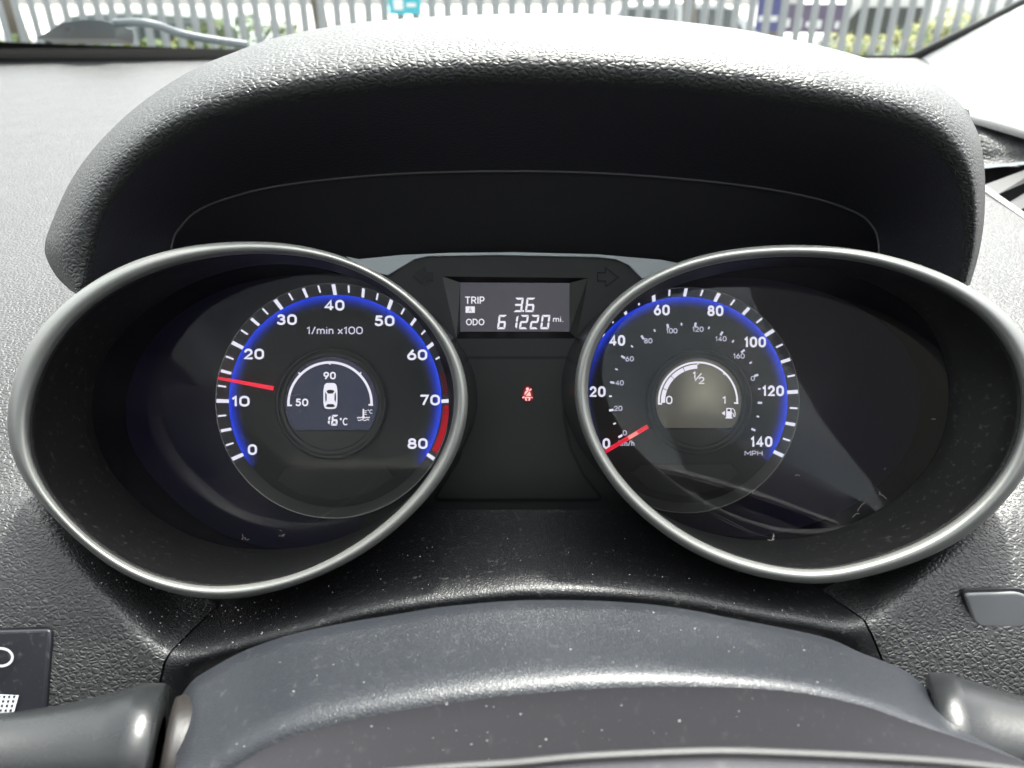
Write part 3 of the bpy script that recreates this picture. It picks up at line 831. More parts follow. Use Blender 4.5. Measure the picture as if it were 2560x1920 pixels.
# ------------------------------------------------------------------ centre panel
cp = empty('centre_panel', W(1290, 1300, .375))
tag(cp, 'charcoal panel between the gauges holding the dark turn arrows', 'panel')
def z3(pts): return [(840 + x / 2.458, 600 + y / 2.458) for x, y in pts]
PD = .372
L_ = z3([(1120, 91), (560, 99), (480, 117), (400, 165), (320, 210), (200, 260), (300, 500), (500, 900), (300, 1500), (100, 1850), (1120, 1850)])
xm = L_[0][0]
def cut(xl, side): return [(xm, 846), ((1141 if side < 0 else 1442), 846), ((1106 if side < 0 else 1470), 691 if side < 0 else 695), (xm, 693)]
R_ = z3([(1120, 1850), (2150, 1850), (2000, 1500), (1900, 900), (2100, 500), (1880, 220), (1800, 150), (1720, 117), (1600, 104), (1120, 91)])
plate('panel_face', L_ + cut(0, -1), PD + .0012, M['panel'], cp)
plate('panel_face', R_ + cut(0, 1)[::-1], PD + .0012, M['panel'], cp)
trim = z3([(60, 100), (140, 118), (400, 92), (700, 79), (1100, 75), (1600, 88), (2000, 122), (2125, 148), (2080, 180), (1880, 235), (1800, 152), (1720, 117), (1600, 104), (1000, 91), (560, 99), (480, 117), (400, 165), (318, 215), (200, 190)])
plate('silver_trim', trim, PD - .0008, M['silver_flat'], cp, depth=.002)
plate('cluster_back', [(300, 620), (2300, 620), (2300, 1420), (300, 1420)], .3835, M['recess'], cp)
for pts in (z3([(470, 220), (548, 165), (546, 192), (595, 195), (595, 250), (548, 252), (545, 282)]), z3([(1608, 200), (1655, 200), (1658, 170), (1735, 230), (1660, 285), (1655, 252), (1608, 252)])):
    if pts[0][0] < 1300: plate('turn_arrow', pts, PD + .0006, M['arrow'], cp, depth=.0005)
    else: ribbon('turn_arrow', pts, 2, PD + .0006, M['arrow'], cp, True)
# warning lamp panel, recessed by a groove
wp = rounded([(1160, 898), (1420, 898), (1428, 960), (1420, 1100), (1500, 1244), (1110, 1244), (1170, 1100), (1168, 960)], 8)
wp = rounded([(1160, 898), (1420, 898), (1412, 960), (1406, 1040), (1422, 1120), (1456, 1190), (1500, 1246), (1090, 1246), (1150, 1150), (1172, 1060), (1172, 960)], 9)
ribbon('panel_groove', wp, 15, PD + .0006, M['recess'], cp, True)
plate('lamp_panel', wp, PD + .0003, M['panel2'], cp, depth=.0008)

trip = empty('trip_display', W(1287, 845, .375))
tag(trip, 'small rectangular screen between the gauges showing TRIP 3.6 and ODO 61220 mi.', 'display')
o4 = [(1106, 691), (1470, 695), (1442, 846), (1141, 846)]; i4 = [(1151, 706.6), (1422.6, 708), (1422.6, 828.6), (1151, 828.6)]
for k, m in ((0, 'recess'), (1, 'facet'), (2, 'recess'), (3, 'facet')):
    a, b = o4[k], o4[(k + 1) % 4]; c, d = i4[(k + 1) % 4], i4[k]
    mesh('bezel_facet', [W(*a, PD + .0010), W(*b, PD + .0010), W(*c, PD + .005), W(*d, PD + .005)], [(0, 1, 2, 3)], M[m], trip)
sc = plate('screen', [(i4[0][0] - 1, i4[0][1] - 1), (i4[1][0] + 1, i4[1][1] - 1), (i4[2][0] + 1, i4[2][1] + 1), (i4[3][0] - 1, i4[3][1] + 1)], PD + .0049, M['lcd_trip'], trip)
TD = PD + .0047
def z7(x, y): return (1140 + x / 7.373, 690 + y / 7.373)
text('lettering', 'TRIP', 1187, 750.5, 18.5, TD, M['lcd_white'], sc, width=49, bold=.155)
text('lettering', 'ODO', 1188, 805, 16.5, TD, M['lcd_white'], sc, width=46, bold=.155)
text('lettering', 'mi.', 1395.5, 798, 14, TD, M['lcd_white'], sc, width=26, bold=.155)
plate('letter_box', bbox_pts(1164, 766, 1187, 782), TD, M['lcd_white'], sc)
text('lettering', 'A', 1175.5, 774, 11.5, TD - .0001, M['lcd_dark'], sc, bold=.11)
SL = .13
for ch, x0, x1, y0, y1 in (('3', 1060, 1215, 400, 665), ('6', 1270, 1430, 400, 665), ('6', 755, 905, 717, 980), ('1', 985, 1120, 717, 980), ('2', 1160, 1310, 717, 980), ('2', 1355, 1505, 717, 980), ('0', 1550, 1708, 717, 980)):
    a = z7(x0, y0); b = z7(x1, y1)
    multi('digit', seven(ch, a[0], a[1], b[0], b[1], 5.0, SL), TD, M['lcd_white'], sc)
a = z7(1238, 645); plate('decimal_point', [(a[0] + 2.6 * cos(k * pi / 4), a[1] + 2.6 * sin(k * pi / 4)) for k in range(8)], TD, M['lcd_white'], sc)

# seat belt warning lamp
lamp = empty('seat_belt_lamp', W(1319, 1002, PD))
tag(lamp, 'glowing red seat belt reminder symbol on the panel between the gauges', 'warning light')
def z16(pts): return [(1270 + x / 16.59, 940 + y / 16.59) for x, y in pts]
hal = []; fade = []; out_ = z16([(800, 330), (930, 390), (1010, 470), (1050, 640), (1090, 880), (1080, 980), (960, 1080), (820, 1100), (680, 1070), (560, 960), (530, 860), (600, 680), (640, 500), (700, 400)])
hc = z16([(815, 780)])[0]
vs = [W(*hc, PD + .0002)]; fade = [.8]; fs = []; n = len(out_)
for k, f in ((.5, .8), (.75, .45), (1.0, .0)):
    for p in out_: vs.append(W(lerp(hc[0], p[0], k), lerp(hc[1], p[1], k), PD + .0002)); fade.append(f)
for i in range(n): fs.append((0, 1 + i, 1 + (i + 1) % n))
for k in range(2):
    for i in range(n): a = 1 + k*n + i; b = 1 + k*n + (i+1) % n; fs.append((a, b, b+n, a+n))
mesh('lamp_window', vs, fs, M['red_halo'], lamp, fade=fade)
multi('belt_symbol', [z16([(808 + 62 * cos(k * pi / 6), 537 + 62 * sin(k * pi / 6)) for k in range(12)]),
                      z16([(775, 600), (840, 600), (850, 630), (690, 790), (680, 775), (705, 655)]),
                      z16([(880, 650), (915, 665), (950, 825), (730, 825)]),
                      z16([(865, 600), (935, 520), (975, 530), (982, 560), (890, 640)]),
                      z16([(590, 885), (670, 825), (685, 880), (630, 930), (600, 920)]),
                      z16([(960, 855), (1020, 890), (1025, 920), (1000, 920), (945, 880)]),
                      z16([(680, 890), (735, 870), (870, 865), (945, 885), (905, 1020), (835, 1020), (870, 920), (750, 915), (800, 1030), (735, 1025)])], PD, M['red_icon'], lamp)

# ------------------------------------------------------------------ steering column shroud
SH = stable([(380, 1850), (430, 1775), (477, 1706), (521, 1675), (608, 1628), (723, 1588), (868, 1556), (984, 1537), (1100, 1518), (1280, 1502), (1400, 1500), (1511, 1503), (1627, 1511), (1743, 1528), (1801, 1540),
             (1917, 1562), (2032, 1586), (2090, 1603), (2148, 1630), (2206, 1652), (2258, 1674), (2320, 1722), (2400, 1795), (2560, 1895), (2800, 2000)])
RD = stable([(380, 2030), (480, 1985), (579, 1915), (694, 1848), (810, 1810), (984, 1773), (1157, 1746), (1280, 1732), (1511, 1714), (1743, 1711), (1975, 1724), (2148, 1758), (2264, 1798), (2400, 1845), (2560, 1905), (2800, 2010)])
shr = empty('column_shroud', W(1280, 1900, .2))
tag(shr, 'slate grey plastic steering column cover below the gauges, dusty with a bright ridge', 'cover')
X = [lerp(440, 2700, i / 190) for i in range(191)]
rows = []
for t, d, dy in ((-1, .285, 90), (-.5, .268, 14), (0, .258, 0), (.12, .252, 0), (.3, .243, 0), (.5, .233, 0), (.62, .2265, 0), (.7, .2225, 0), (.77, .2192, 0), (.84, .2166, 0), (.90, .2149, 0), (.96, .2138, 0), (1.0, .2133, 0), (1.03, .2130, 0)):
    rows.append([W(x, (SH(x) + dy) if t < 0 else lerp(SH(x), RD(x), t), d + .000000004 * (x - 1330) ** 2) for x in X])
loft('shroud_top', rows, M['shroud'], shr)
rows = []
for k, d in ((0, .2130), (.05, .2126), (.15, .2116), (.4, .2090), (1.0, .2030)):
    rows.append([W(x, lerp(lerp(SH(x), RD(x), 1.03), 2060, k), d + .000000004 * (x - 1330) ** 2) for x in X])
loft('shroud_face', rows, M['shroud_face'], shr)

# steering wheel hub: only its silver-edged top shows along the foot of the picture
HB = stable([(700, 1965), (900, 1932), (1100, 1912), (1280, 1900), (1453, 1884), (1627, 1875), (1800, 1870), (1975, 1875), (2206, 1886), (2437, 1904), (2700, 1940)])
hub = empty('steering_wheel', W(1700, 2100, .15))
tag(hub, 'dark steering wheel hub with a thin silver strip along its top edge', 'steering wheel')
Xh = [lerp(600, 2900, i / 100) for i in range(101)]
def rowh(dy, d): return [W(x, HB(x) + dy, d) for x in Xh]
loft('silver_strip', [rowh(4, .150), rowh(0, .1475), rowh(4, .1460), rowh(12, .1455), rowh(18, .1462), rowh(20, .149)], M['hub_strip'], hub)
loft('hub_pad', [rowh(19, .152), rowh(22, .1505), rowh(26, .146), rowh(34, .143), rowh(80, .139), rowh(300, .135)], M['shroud_face'], hub)

# ------------------------------------------------------------------ stalks
def stalk(name, label, c, ax, prof, boot, flip):
    root = empty(name, c)
    tag(root, label, 'stalk', 'control stalks behind the steering wheel')
    ax = ax.normalized(); u = ax.cross(Vector((0, 0, 1))).normalized(); v = u.cross(ax)
    def lathe(nm, pr, m):
        rows = [[c + (ax * s + (u * cos(2*pi*j/40) + v * sin(2*pi*j/40)) * r) * 1.08 for j in range(40)] for s, r in pr]
        return fixn(loft(nm, rows, m, root, closed=True))
    lathe('lever', prof, M['stalk'])
    lathe('sleeve', boot, M['boot'])
    return root
def axis(x, y, z): return Vector((1, 0, 0)) * x + FW * y + UP * z
lc = W(418, 1925, .252)
stalk('light_stalk', 'glossy black lever reaching left out of the column cover', lc, axis(-1, -.30, .12),
      [(.0030, .0150), (.0035, .0236), (.0045, .0245), (.0110, .0246), (.0120, .0238), (.018, .0220), (.025, .0200), (.033, .0182), (.043, .0166), (.056, .0156), (.075, .0150), (.12, .0150)],
      [(-.022, .0205), (-.002, .0215), (.0005, .0205), (.001, .012)], False)
rc = W(2312, 1905, .256)
stalk('wiper_stalk', 'glossy black lever reaching right out of the column cover', rc, axis(1, -.42, .10),
      [(.0030, .0150), (.0035, .0252), (.0045, .0261), (.0110, .0261), (.0120, .0252), (.018, .0234), (.025, .0214), (.033, .0196), (.043, .0180), (.056, .0170), (.075, .0164), (.12, .0164)],
      [(-.022, .0215), (-.002, .0230), (.0005, .0225), (.001, .012)], True)

# ------------------------------------------------------------------ switches
sw = empty('light_level_switch', W(60, 1780, .285))
tag(sw, 'black switch panel with white printed symbols, low on the left fascia', 'switch')
def dS(k): return lambda x, y: BASE(y) - k
sp = rounded([(-260, 1585), (126, 1574), (126, 1600), (110, 1800), (90, 2000), (-260, 2000)], 14)
plate('socket', rounded([(-300, 1578), (132, 1566), (133, 1600), (118, 1800), (96, 2010), (-300, 2010)], 18), dS(.0004), M['recess'], sw, depth=.012)
fc = plate('face', sp, dS(.0014), M['switch'], sw, depth=.008)
md = fc.modifiers.new('b', 'BEVEL'); md.width = .0008; md.segments = 3; md.limit_method = 'ANGLE'
ribbon('ring_symbol', [(2 + 29 * cos(a), 1643 + 22 * sin(a)) for a in [2*pi*i/40 for i in range(40)]], 6.5, BASE(1643) - .0026, M['print'], sw, True)
hole = []
ip = plate('grid_symbol', [(-60, 1733), (47, 1738), (32, 1790), (28, 1830), (-60, 1830)], dS(.0018), M['print'], sw)
for r in range(6):
    for q in range(8):
        x = 36 - q * 12.5 - r * 3; y = 1742 + r * 11.5
        hole.append([(x - 3, y - 3), (x + 3, y - 3), (x + 2, y + 3), (x - 4, y + 3)])
for q in hole: plate('grid_hole', q, dS(.0020), M['switch'], sw)

bt = empty('blank_button', W(2480, 1530, .29))
tag(bt, 'plain grey rounded button on the right fascia below the speedometer', 'button')
bq = rounded([(2412, 1484), (2545, 1480), (2572, 1490), (2566, 1566), (2545, 1572), (2452, 1570), (2436, 1556)], 14)
bo = rounded([(2404, 1476), (2550, 1471), (2582, 1484), (2574, 1574), (2548, 1580), (2446, 1578), (2428, 1560)], 16)
dB = DD(2490, 1525)
plate('socket', bo, dB - .0004, M['recess'], bt, depth=.003)
b = plate('button_cap', bq, dB - .0016, M['button'], bt, depth=.006)
md = b.modifiers.new('b', 'BEVEL'); md.width = .0012; md.segments = 4; md.limit_method = 'ANGLE'

# ------------------------------------------------------------------ side air vent
vt = empty('air_vent', W(2520, 500, .5))
tag(vt, 'side air vent with dark slats at the right end of the dashboard', 'air vent')
bv = lambda k: (lambda x, y: DV(y) + k)
plate('vent_cavity', [(2425, 390), (2800, 360), (2800, 800), (2560, 600), (2425, 500)], .62, M['recess'], vt)
M['slat'] = mat('slat_dark', (.012, .012, .013), .4)
plate('slat', [(2440, 470), (2640, 396), (2640, 424), (2495, 486), (2470, 480)], bv(.006), M['slat'], vt, depth=.003)
plate('slat', [(2515, 512), (2660, 424), (2660, 458), (2546, 528)], bv(.006), M['slat'], vt, depth=.003)
plate('slat', [(2568, 548), (2700, 466), (2700, 500), (2600, 568)], bv(.006), M['slat'], vt, depth=.003)
ribbon('vent_rim', [(2425, 421), (2500, 413), (2560, 408), (2720, 392)], 7, .580, M['silver_flat'], vt)
plate('vent_trim', [(2425, 436), (2456, 458), (2620, 572), (2800, 705), (2800, 722), (2610, 580), (2425, 452)], bv(-.0015), M['silver'], vt, depth=.006)

# ------------------------------------------------------------------ windscreen, pillar, wiper
PB = Vector((0, 1.05, 1.35 - .098)); PT = Vector((0, -.12, 1.35 + .44))
pn = Vector((1, 0, 0)).cross(PT - PB).normalized()
def onglass(px, py, lift=0.0):
    d = W(px, py, 1) - CAM
    t = (PB - CAM).dot(pn) / d.dot(pn)
    p = CAM + d * t
    return p + pn * lift * (1 if pn.y > 0 else -1) * 1
sgn = 1 if pn.z > 0 else -1
ws = empty('windscreen', PB)
tag(ws, 'raked windscreen glass at the head of the dashboard with a black lower border', 'windscreen')
g0 = PB + Vector((-1.35, 0, 0)); g1 = PB + Vector((.62, 0, 0)); g2 = PT + Vector((.56, 0, 0)); g3 = PT + Vector((-1.25, 0, 0))
mesh('glass', [g0, g1, g2, g3], [(0, 1, 2, 3)], M['windscreen'], ws)
rows = []
fr = lambda x: 101 + (x / 579) * 19 if x < 1000 else 134
fb = lambda x: 146 + (x / 498) * 14
XX = list(range(-900, 2301, 50))
rows = [[onglass(x, fr(x), -.002) for x in XX], [onglass(x, fb(x) + 2, -.002) for x in XX], [onglass(x, fb(x) + 2, -.002) + Vector((0, .02, -.05)) for x in XX]]
loft('frit_band', rows, M['frit'], ws, smooth=False)
# little dots fading the band's upper edge
vs = []; fs = []
for i in range(150):
    x = -60 + i * 4.6; y = fr(x) - 2.6
    b0 = len(vs); vs += [onglass(x + 1.6 * cos(k * pi / 3), y + 1.6 * sin(k * pi / 3), -.0022) for k in range(6)]; fs.append(tuple(range(b0, b0 + 6)))
tag(mesh('frit_dots', vs, fs, M['frit'], ws), kind='stuff')
# seal up the pillar
seal = [onglass(2225, 165), onglass(2350, 104), onglass(2470, 46), onglass(2575, -8), onglass(2700, -76), onglass(2900, -190)]
tube('seal', catmull([p + Vector((.004, -.006, 0)) for p in seal], 30), .0062, M['rubber'], ws)
pl = empty('windscreen_pillar', W(2400, 300, .8))
tag(pl, 'pale windscreen pillar trim in glaring light at the top right', 'pillar')
rows = []
for k in range(13):
    t = k / 12
    a = Vector(onglass(lerp(2236, 2920, t), lerp(166, -180, t)))
    b = W(lerp(2300, 3000, t), lerp(215, -60, t), lerp(.90, .48, t))
    xc = lerp(2425, 3100, t); yc = 306 + (xc - 2430) * .3
    c = W(xc, yc - 30, DV(yc) - .008); d = W(xc, yc + 2, DV(yc) - .008); e = W(xc, yc + 2, DV(yc) + .03)
    rows.append([a, a.lerp(b, .5) + Vector((.004, -.004, .0)), b, b.lerp(c, .5) + Vector((-.004, -.004, 0)), c, d, e])
loft('pillar_trim', rows, M['pillar'], pl)

wp_ = empty('wiper', onglass(150, 90))
tag(wp_, 'grey wiper arm resting at the foot of the windscreen behind the fence view', 'wiper')
M['wiper'] = grain(mat('wiper_plastic', (.055, .07, .078), .45), 300, .0003, .5, 'noise')
wc = [(28, 104), (60, 84), (100, 62), (150, 54), (200, 56), (232, 64), (238, 80), (240, 104)]
top = [onglass(x, y, 0) + Vector((0, .05, .0)) for x, y in wc]
# glass is between: arm lies outside the pane
o = mesh('pivot_cover', top + [p + Vector((0, .05, -.01)) for p in top], [tuple(range(8)), tuple(range(15, 7, -1))] + [(i, i + 8, (i + 1) % 8 + 8, (i + 1) % 8) for i in range(8)], M['wiper'], wp_)
md = o.modifiers.new('b', 'BEVEL'); md.width = .004; md.segments = 2
tube('arm', catmull([onglass(225, 66) + Vector((0, .06, 0)), onglass(290, 64) + Vector((0, .06, 0)), onglass(340, 72) + Vector((0, .06, 0)), onglass(400, 92) + Vector((0, .06, 0)), onglass(480, 108) + Vector((0, .06, 0)), onglass(580, 122) + Vector((0, .06, 0))], 30), .0048, M['wiper'], wp_)
plate('pivot_hole', [(170 + 6 * cos(k * pi / 4), 74 + 6 * sin(k * pi / 4)) for k in range(8)], (top[3] - CAM).dot(FW) - .012, M['recess'], wp_)

# ------------------------------------------------------------------ lint, dust and painted lens streaks
def fibres(name, label, spots, rnd, dfun, size, m, rad=.00006):
    R = random.Random(rnd); vs = []; fs = []
    for (x, y, k, ln) in spots:
        for _ in range(k):
            px = x + R.gauss(0, 9); py = y + R.gauss(0, 5); a = R.uniform(0, 6.28); line = []
            L = ln * R.uniform(.5, 1.3); cv = R.uniform(-.35, .35)
            for s in range(6):
                line.append(Vector((px, py))); px += cos(a) * L / 5; py += sin(a) * L / 5; a += cv + R.uniform(-.3, .3)
            pp = stroke_pts(line, size * R.uniform(.6, 1.2), False)
            b = len(vs); h = len(line)
            vs += [W(p[0], p[1], dfun(p[0], p[1]) - .0003) for p in pp]
            for s in range(h - 1): fs.append((b + s, b + s + 1, b + 2 * h - 2 - s, b + 2 * h - 1 - s))
    o = mesh(name, vs, fs, m)
    return tag(o, label, 'lint', kind='stuff')
ld = lambda x, y: LENS_D((x, y), (-.002, .003, .0), (680, 1015))
fibres('lint', 'pale lint fibres lying in the foot of the left gauge', [(268, 1220, 5, 16), (300, 1225, 2, 14), (312, 1242, 2, 14), (615, 1346, 4, 9), (705, 1338, 4, 8), (214, 1220, 1, 8)], 3, ld, 1.3, M['lint'])
rd = lambda x, y: LENS_D((x, y), (-.0145, 0, -.004), (1890, 1008))
fibres('lint', 'pale hairs and lint along the lower right edge of the right gauge lens', [(2155, 1284, 2, 22), (2240, 1290, 5, 8), (2210, 1245, 2, 16), (2362, 940, 1, 18), (2340, 1150, 1, 14), (1940, 1345, 4, 14), (2320, 1040, 1, 12), (2010, 1196, 1, 12), (2412, 1070, 1, 9), (2180, 1330, 3, 7), (2220, 1165, 1, 10)], 5, rd, 1.2, M['dustm'])
M['reflection_streak'] = mat('reflection_streak', (.07, .07, .07), .6)  # thin grey lines painted on the lenses to stand for reflected streaks
def reflection_streak(root, pts, df, wd=1.0):
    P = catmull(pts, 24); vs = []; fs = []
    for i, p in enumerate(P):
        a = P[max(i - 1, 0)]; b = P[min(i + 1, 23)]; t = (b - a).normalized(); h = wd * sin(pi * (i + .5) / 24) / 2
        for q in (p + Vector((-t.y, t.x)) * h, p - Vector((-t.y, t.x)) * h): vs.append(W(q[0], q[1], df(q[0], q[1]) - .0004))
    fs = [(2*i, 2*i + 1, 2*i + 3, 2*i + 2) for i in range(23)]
    mesh('reflection_streak', vs, fs, M['reflection_streak'], root)
for q in ([(968, 1172), (900, 1230), (850, 1262), (790, 1300), (740, 1330)], [(960, 1184), (890, 1242), (838, 1274), (770, 1312)], [(690, 985), (712, 990), (735, 988), (760, 984)]): reflection_streak(tach, q, ld)
for q in ([(1760, 1272), (1820, 1300), (1880, 1330), (1935, 1346)], [(1775, 1285), (1830, 1312), (1890, 1338)], [(1515, 1175), (1535, 1205), (1570, 1235), (1610, 1258)]): reflection_streak(spd, q, rd, 1.6)
def specks(name, label, region, n, dfun, smin, smax, seed):
    R = random.Random(seed); vs = []; fs = []
    for _ in range(n):
        x, y = region(R); s = smin + (smax - smin) * R.random() ** 5; d = dfun(x, y) - .0004
        b = len(vs); k = R.uniform(.5, 1); a0 = R.uniform(0, 3)
        vs += [W(x + s * cos(a0 + j * 1.2566), y + s * k * sin(a0 + j * 1.2566), d) for j in range(5)]; fs.append(tuple(range(b, b + 5)))
    return tag(mesh(name, vs, fs, M['dustm']), label, 'dust', kind='stuff')
specks('dust', 'fine pale dust on the trim under the left gauge', lambda R: ((lambda x: (x, RIDGE(x) - R.uniform(10, 170)))(R.uniform(230, 700))), 420, DD, .4, 2.4, 11)
specks('dust', 'fine pale dust on the middle and right of the trim under the gauges', lambda R: ((lambda x: (x, RIDGE(x) - R.uniform(10, 150)))(R.uniform(700, 2100))), 260, DD, .4, 1.8, 12)
def shd(x, y):
    t = (y - SH(x)) / (RD(x) - SH(x)); return table([(0, .258), (.12, .252), (.3, .243), (.5, .233), (.68, .2232), (.88, .2150), (1, .2130), (1.3, .2105), (2, .205)])(t) + .000000004 * (x - 1330) ** 2
specks('dust', 'pale dust specks scattered over the steering column cover', lambda R: ((lambda x: (x, lerp(SH(x), RD(x), R.uniform(.08, 1.7))))(R.uniform(560, 2150))), 230, shd, .4, 3.6, 13)

# ------------------------------------------------------------------ cabin behind and above the viewer
M['headliner'] = mat('headliner', (.5, .49, .46), .9)
M['trimdark'] = mat('door_trim', (.04, .04, .042), .6)
M['cloth'] = mat('seat_cloth', (.05, .05, .055), .9)
vs = []; fs = []
box(vs, fs, -1.42, .68, -.30, -.12, 1.79, 1.83); box(vs, fs, -1.42, .68, -2.46, -1.9, 1.79, 1.83)
box(vs, fs, .12, .68, -1.9, -.30, 1.79, 1.83); box(vs, fs, -1.42, -.86, -1.9, -.30, 1.79, 1.83)
tag(mesh('roof_lining', vs, fs, M['headliner']), 'pale cloth roof lining round the glass roof', kind='structure')
vs = []; fs = []; box(vs, fs, -.86, .12, -1.9, -.30, 1.80, 1.804)
tag(mesh('glass_roof', vs, fs, M['windscreen']), 'tinted glass roof panel above the front seats', kind='structure')
vs = []; fs = []
box(vs, fs, .60, .66, -2.4, .9, .3, 1.16)          # right door below the window
box(vs, fs, -1.40, -1.34, -2.4, .9, .3, 1.16)      # left door
box(vs, fs, .55, .64, -.75, -.62, 1.16, 1.79); box(vs, fs, -1.38, -1.3, -.75, -.62, 1.16, 1.79)
box(vs, fs, -1.4, .66, -2.4, .9, .28, .32)
box(vs, fs, -1.4, .66, -2.46, -2.4, .3, 1.83)  # added windowless rear wall, keeps rear light out of the left lens
box(vs, fs, -1.4, .66, .75, .8, .3, 1.0)
tag(mesh('cabin_shell', vs, fs, M['trimdark']), 'dark door trims, floor and added closed rear wall of the car cabin', kind='structure')
def seat(x, label):
    root = empty('front_seat', (x, -.75, .5)); tag(root, label, 'car seat', 'front seats behind the viewer')
    def pad(nm, cx, cy, cz, sx, sy, sz):
        v = []; f = []; box(v, f, cx - sx, cx + sx, cy - sy, cy + sy, cz - sz, cz + sz)
        o = mesh(nm, v, f, M['cloth'], root, True); md = o.modifiers.new('b', 'BEVEL'); md.width = min(sx, sy, sz) * .8; md.segments = 4
    pad('backrest', x, -.80, 1.05, .25, .07, .36); pad('headrest', x, -.82, 1.55, .13, .05, .09); pad('cushion', x, -.45, .68, .25, .27, .08)
seat(0, 'dark cloth driver seat behind the viewer'); seat(-.74, 'dark cloth passenger seat on the left')

# ------------------------------------------------------------------ outside: yard, fence, vehicles
M['asphalt'] = grain(mat('asphalt', (.09, .09, .088), .9), 40, .01, .5, 'noise')
M['galv'] = mat('galvanised_steel', (.30, .32, .32), .5, .2)
YL = -.55
vs = [Vector(p) for p in ((-120, -60, 0), (120, -60, 0), (120, 7.6, 0), (-120, 7.6, 0), (-120, 7.9, YL), (120, 7.9, YL), (120, 300, YL), (-120, 300, YL))]
tag(mesh('ground', vs[:4] + vs[4:6], [(0, 1, 2, 3), (3, 2, 5, 4)], M['asphalt'], org=(0, 0, 0)), 'grey asphalt under the car', kind='structure')
M['concrete'] = grain(mat('pale_concrete', (.34, .335, .32), .9), 6, .01, .4, 'noise')
tag(mesh('yard', vs[4:], [(0, 1, 2, 3)], M['concrete'], org=(0, 0, 0)), 'pale concrete yard beyond the fence', kind='structure')
fen = empty('palisade_fence', (0, 7.4, 0))
tag(fen, 'galvanised steel palisade fence across the view beyond the windscreen', 'fence')
v = []; f = []
PW, PH = .034, 2.0
base = [(-PW, 0), (-PW * .45, -.012), (0, -.016), (PW * .45, -.012), (PW, 0)]
for z in (.05, PH - .12): v += [Vector((x, yy, z)) for x, yy in base]
v += [Vector((x, yy, z)) for (x, yy), z in zip(base, (PH - .06, PH - .02, PH, PH - .02, PH - .06))]
f = [(k * 5 + i, k * 5 + i + 1, k * 5 + i + 6, k * 5 + i + 5) for k in range(2) for i in range(4)]
pk = bpy.data.meshes.new('picket'); pk.from_pydata([tuple(p) for p in v], [], f); pk.materials.append(M['galv'])
x = -6.9
while x < 6.9:
    o = bpy.data.objects.new('picket', pk); COL.objects.link(o); o.parent = fen; o.location = (x, random.uniform(-.004, .004), 0)
    o.rotation_euler = (0, random.gauss(0, .004), random.gauss(0, .03)); x += .138
for z in (.45, 1.6):
    vs = []; fs = []; box(vs, fs, -7, 7, 7.42, 7.46, z - .03, z + .03); mesh('rail', vs, fs, M['galv'], fen)

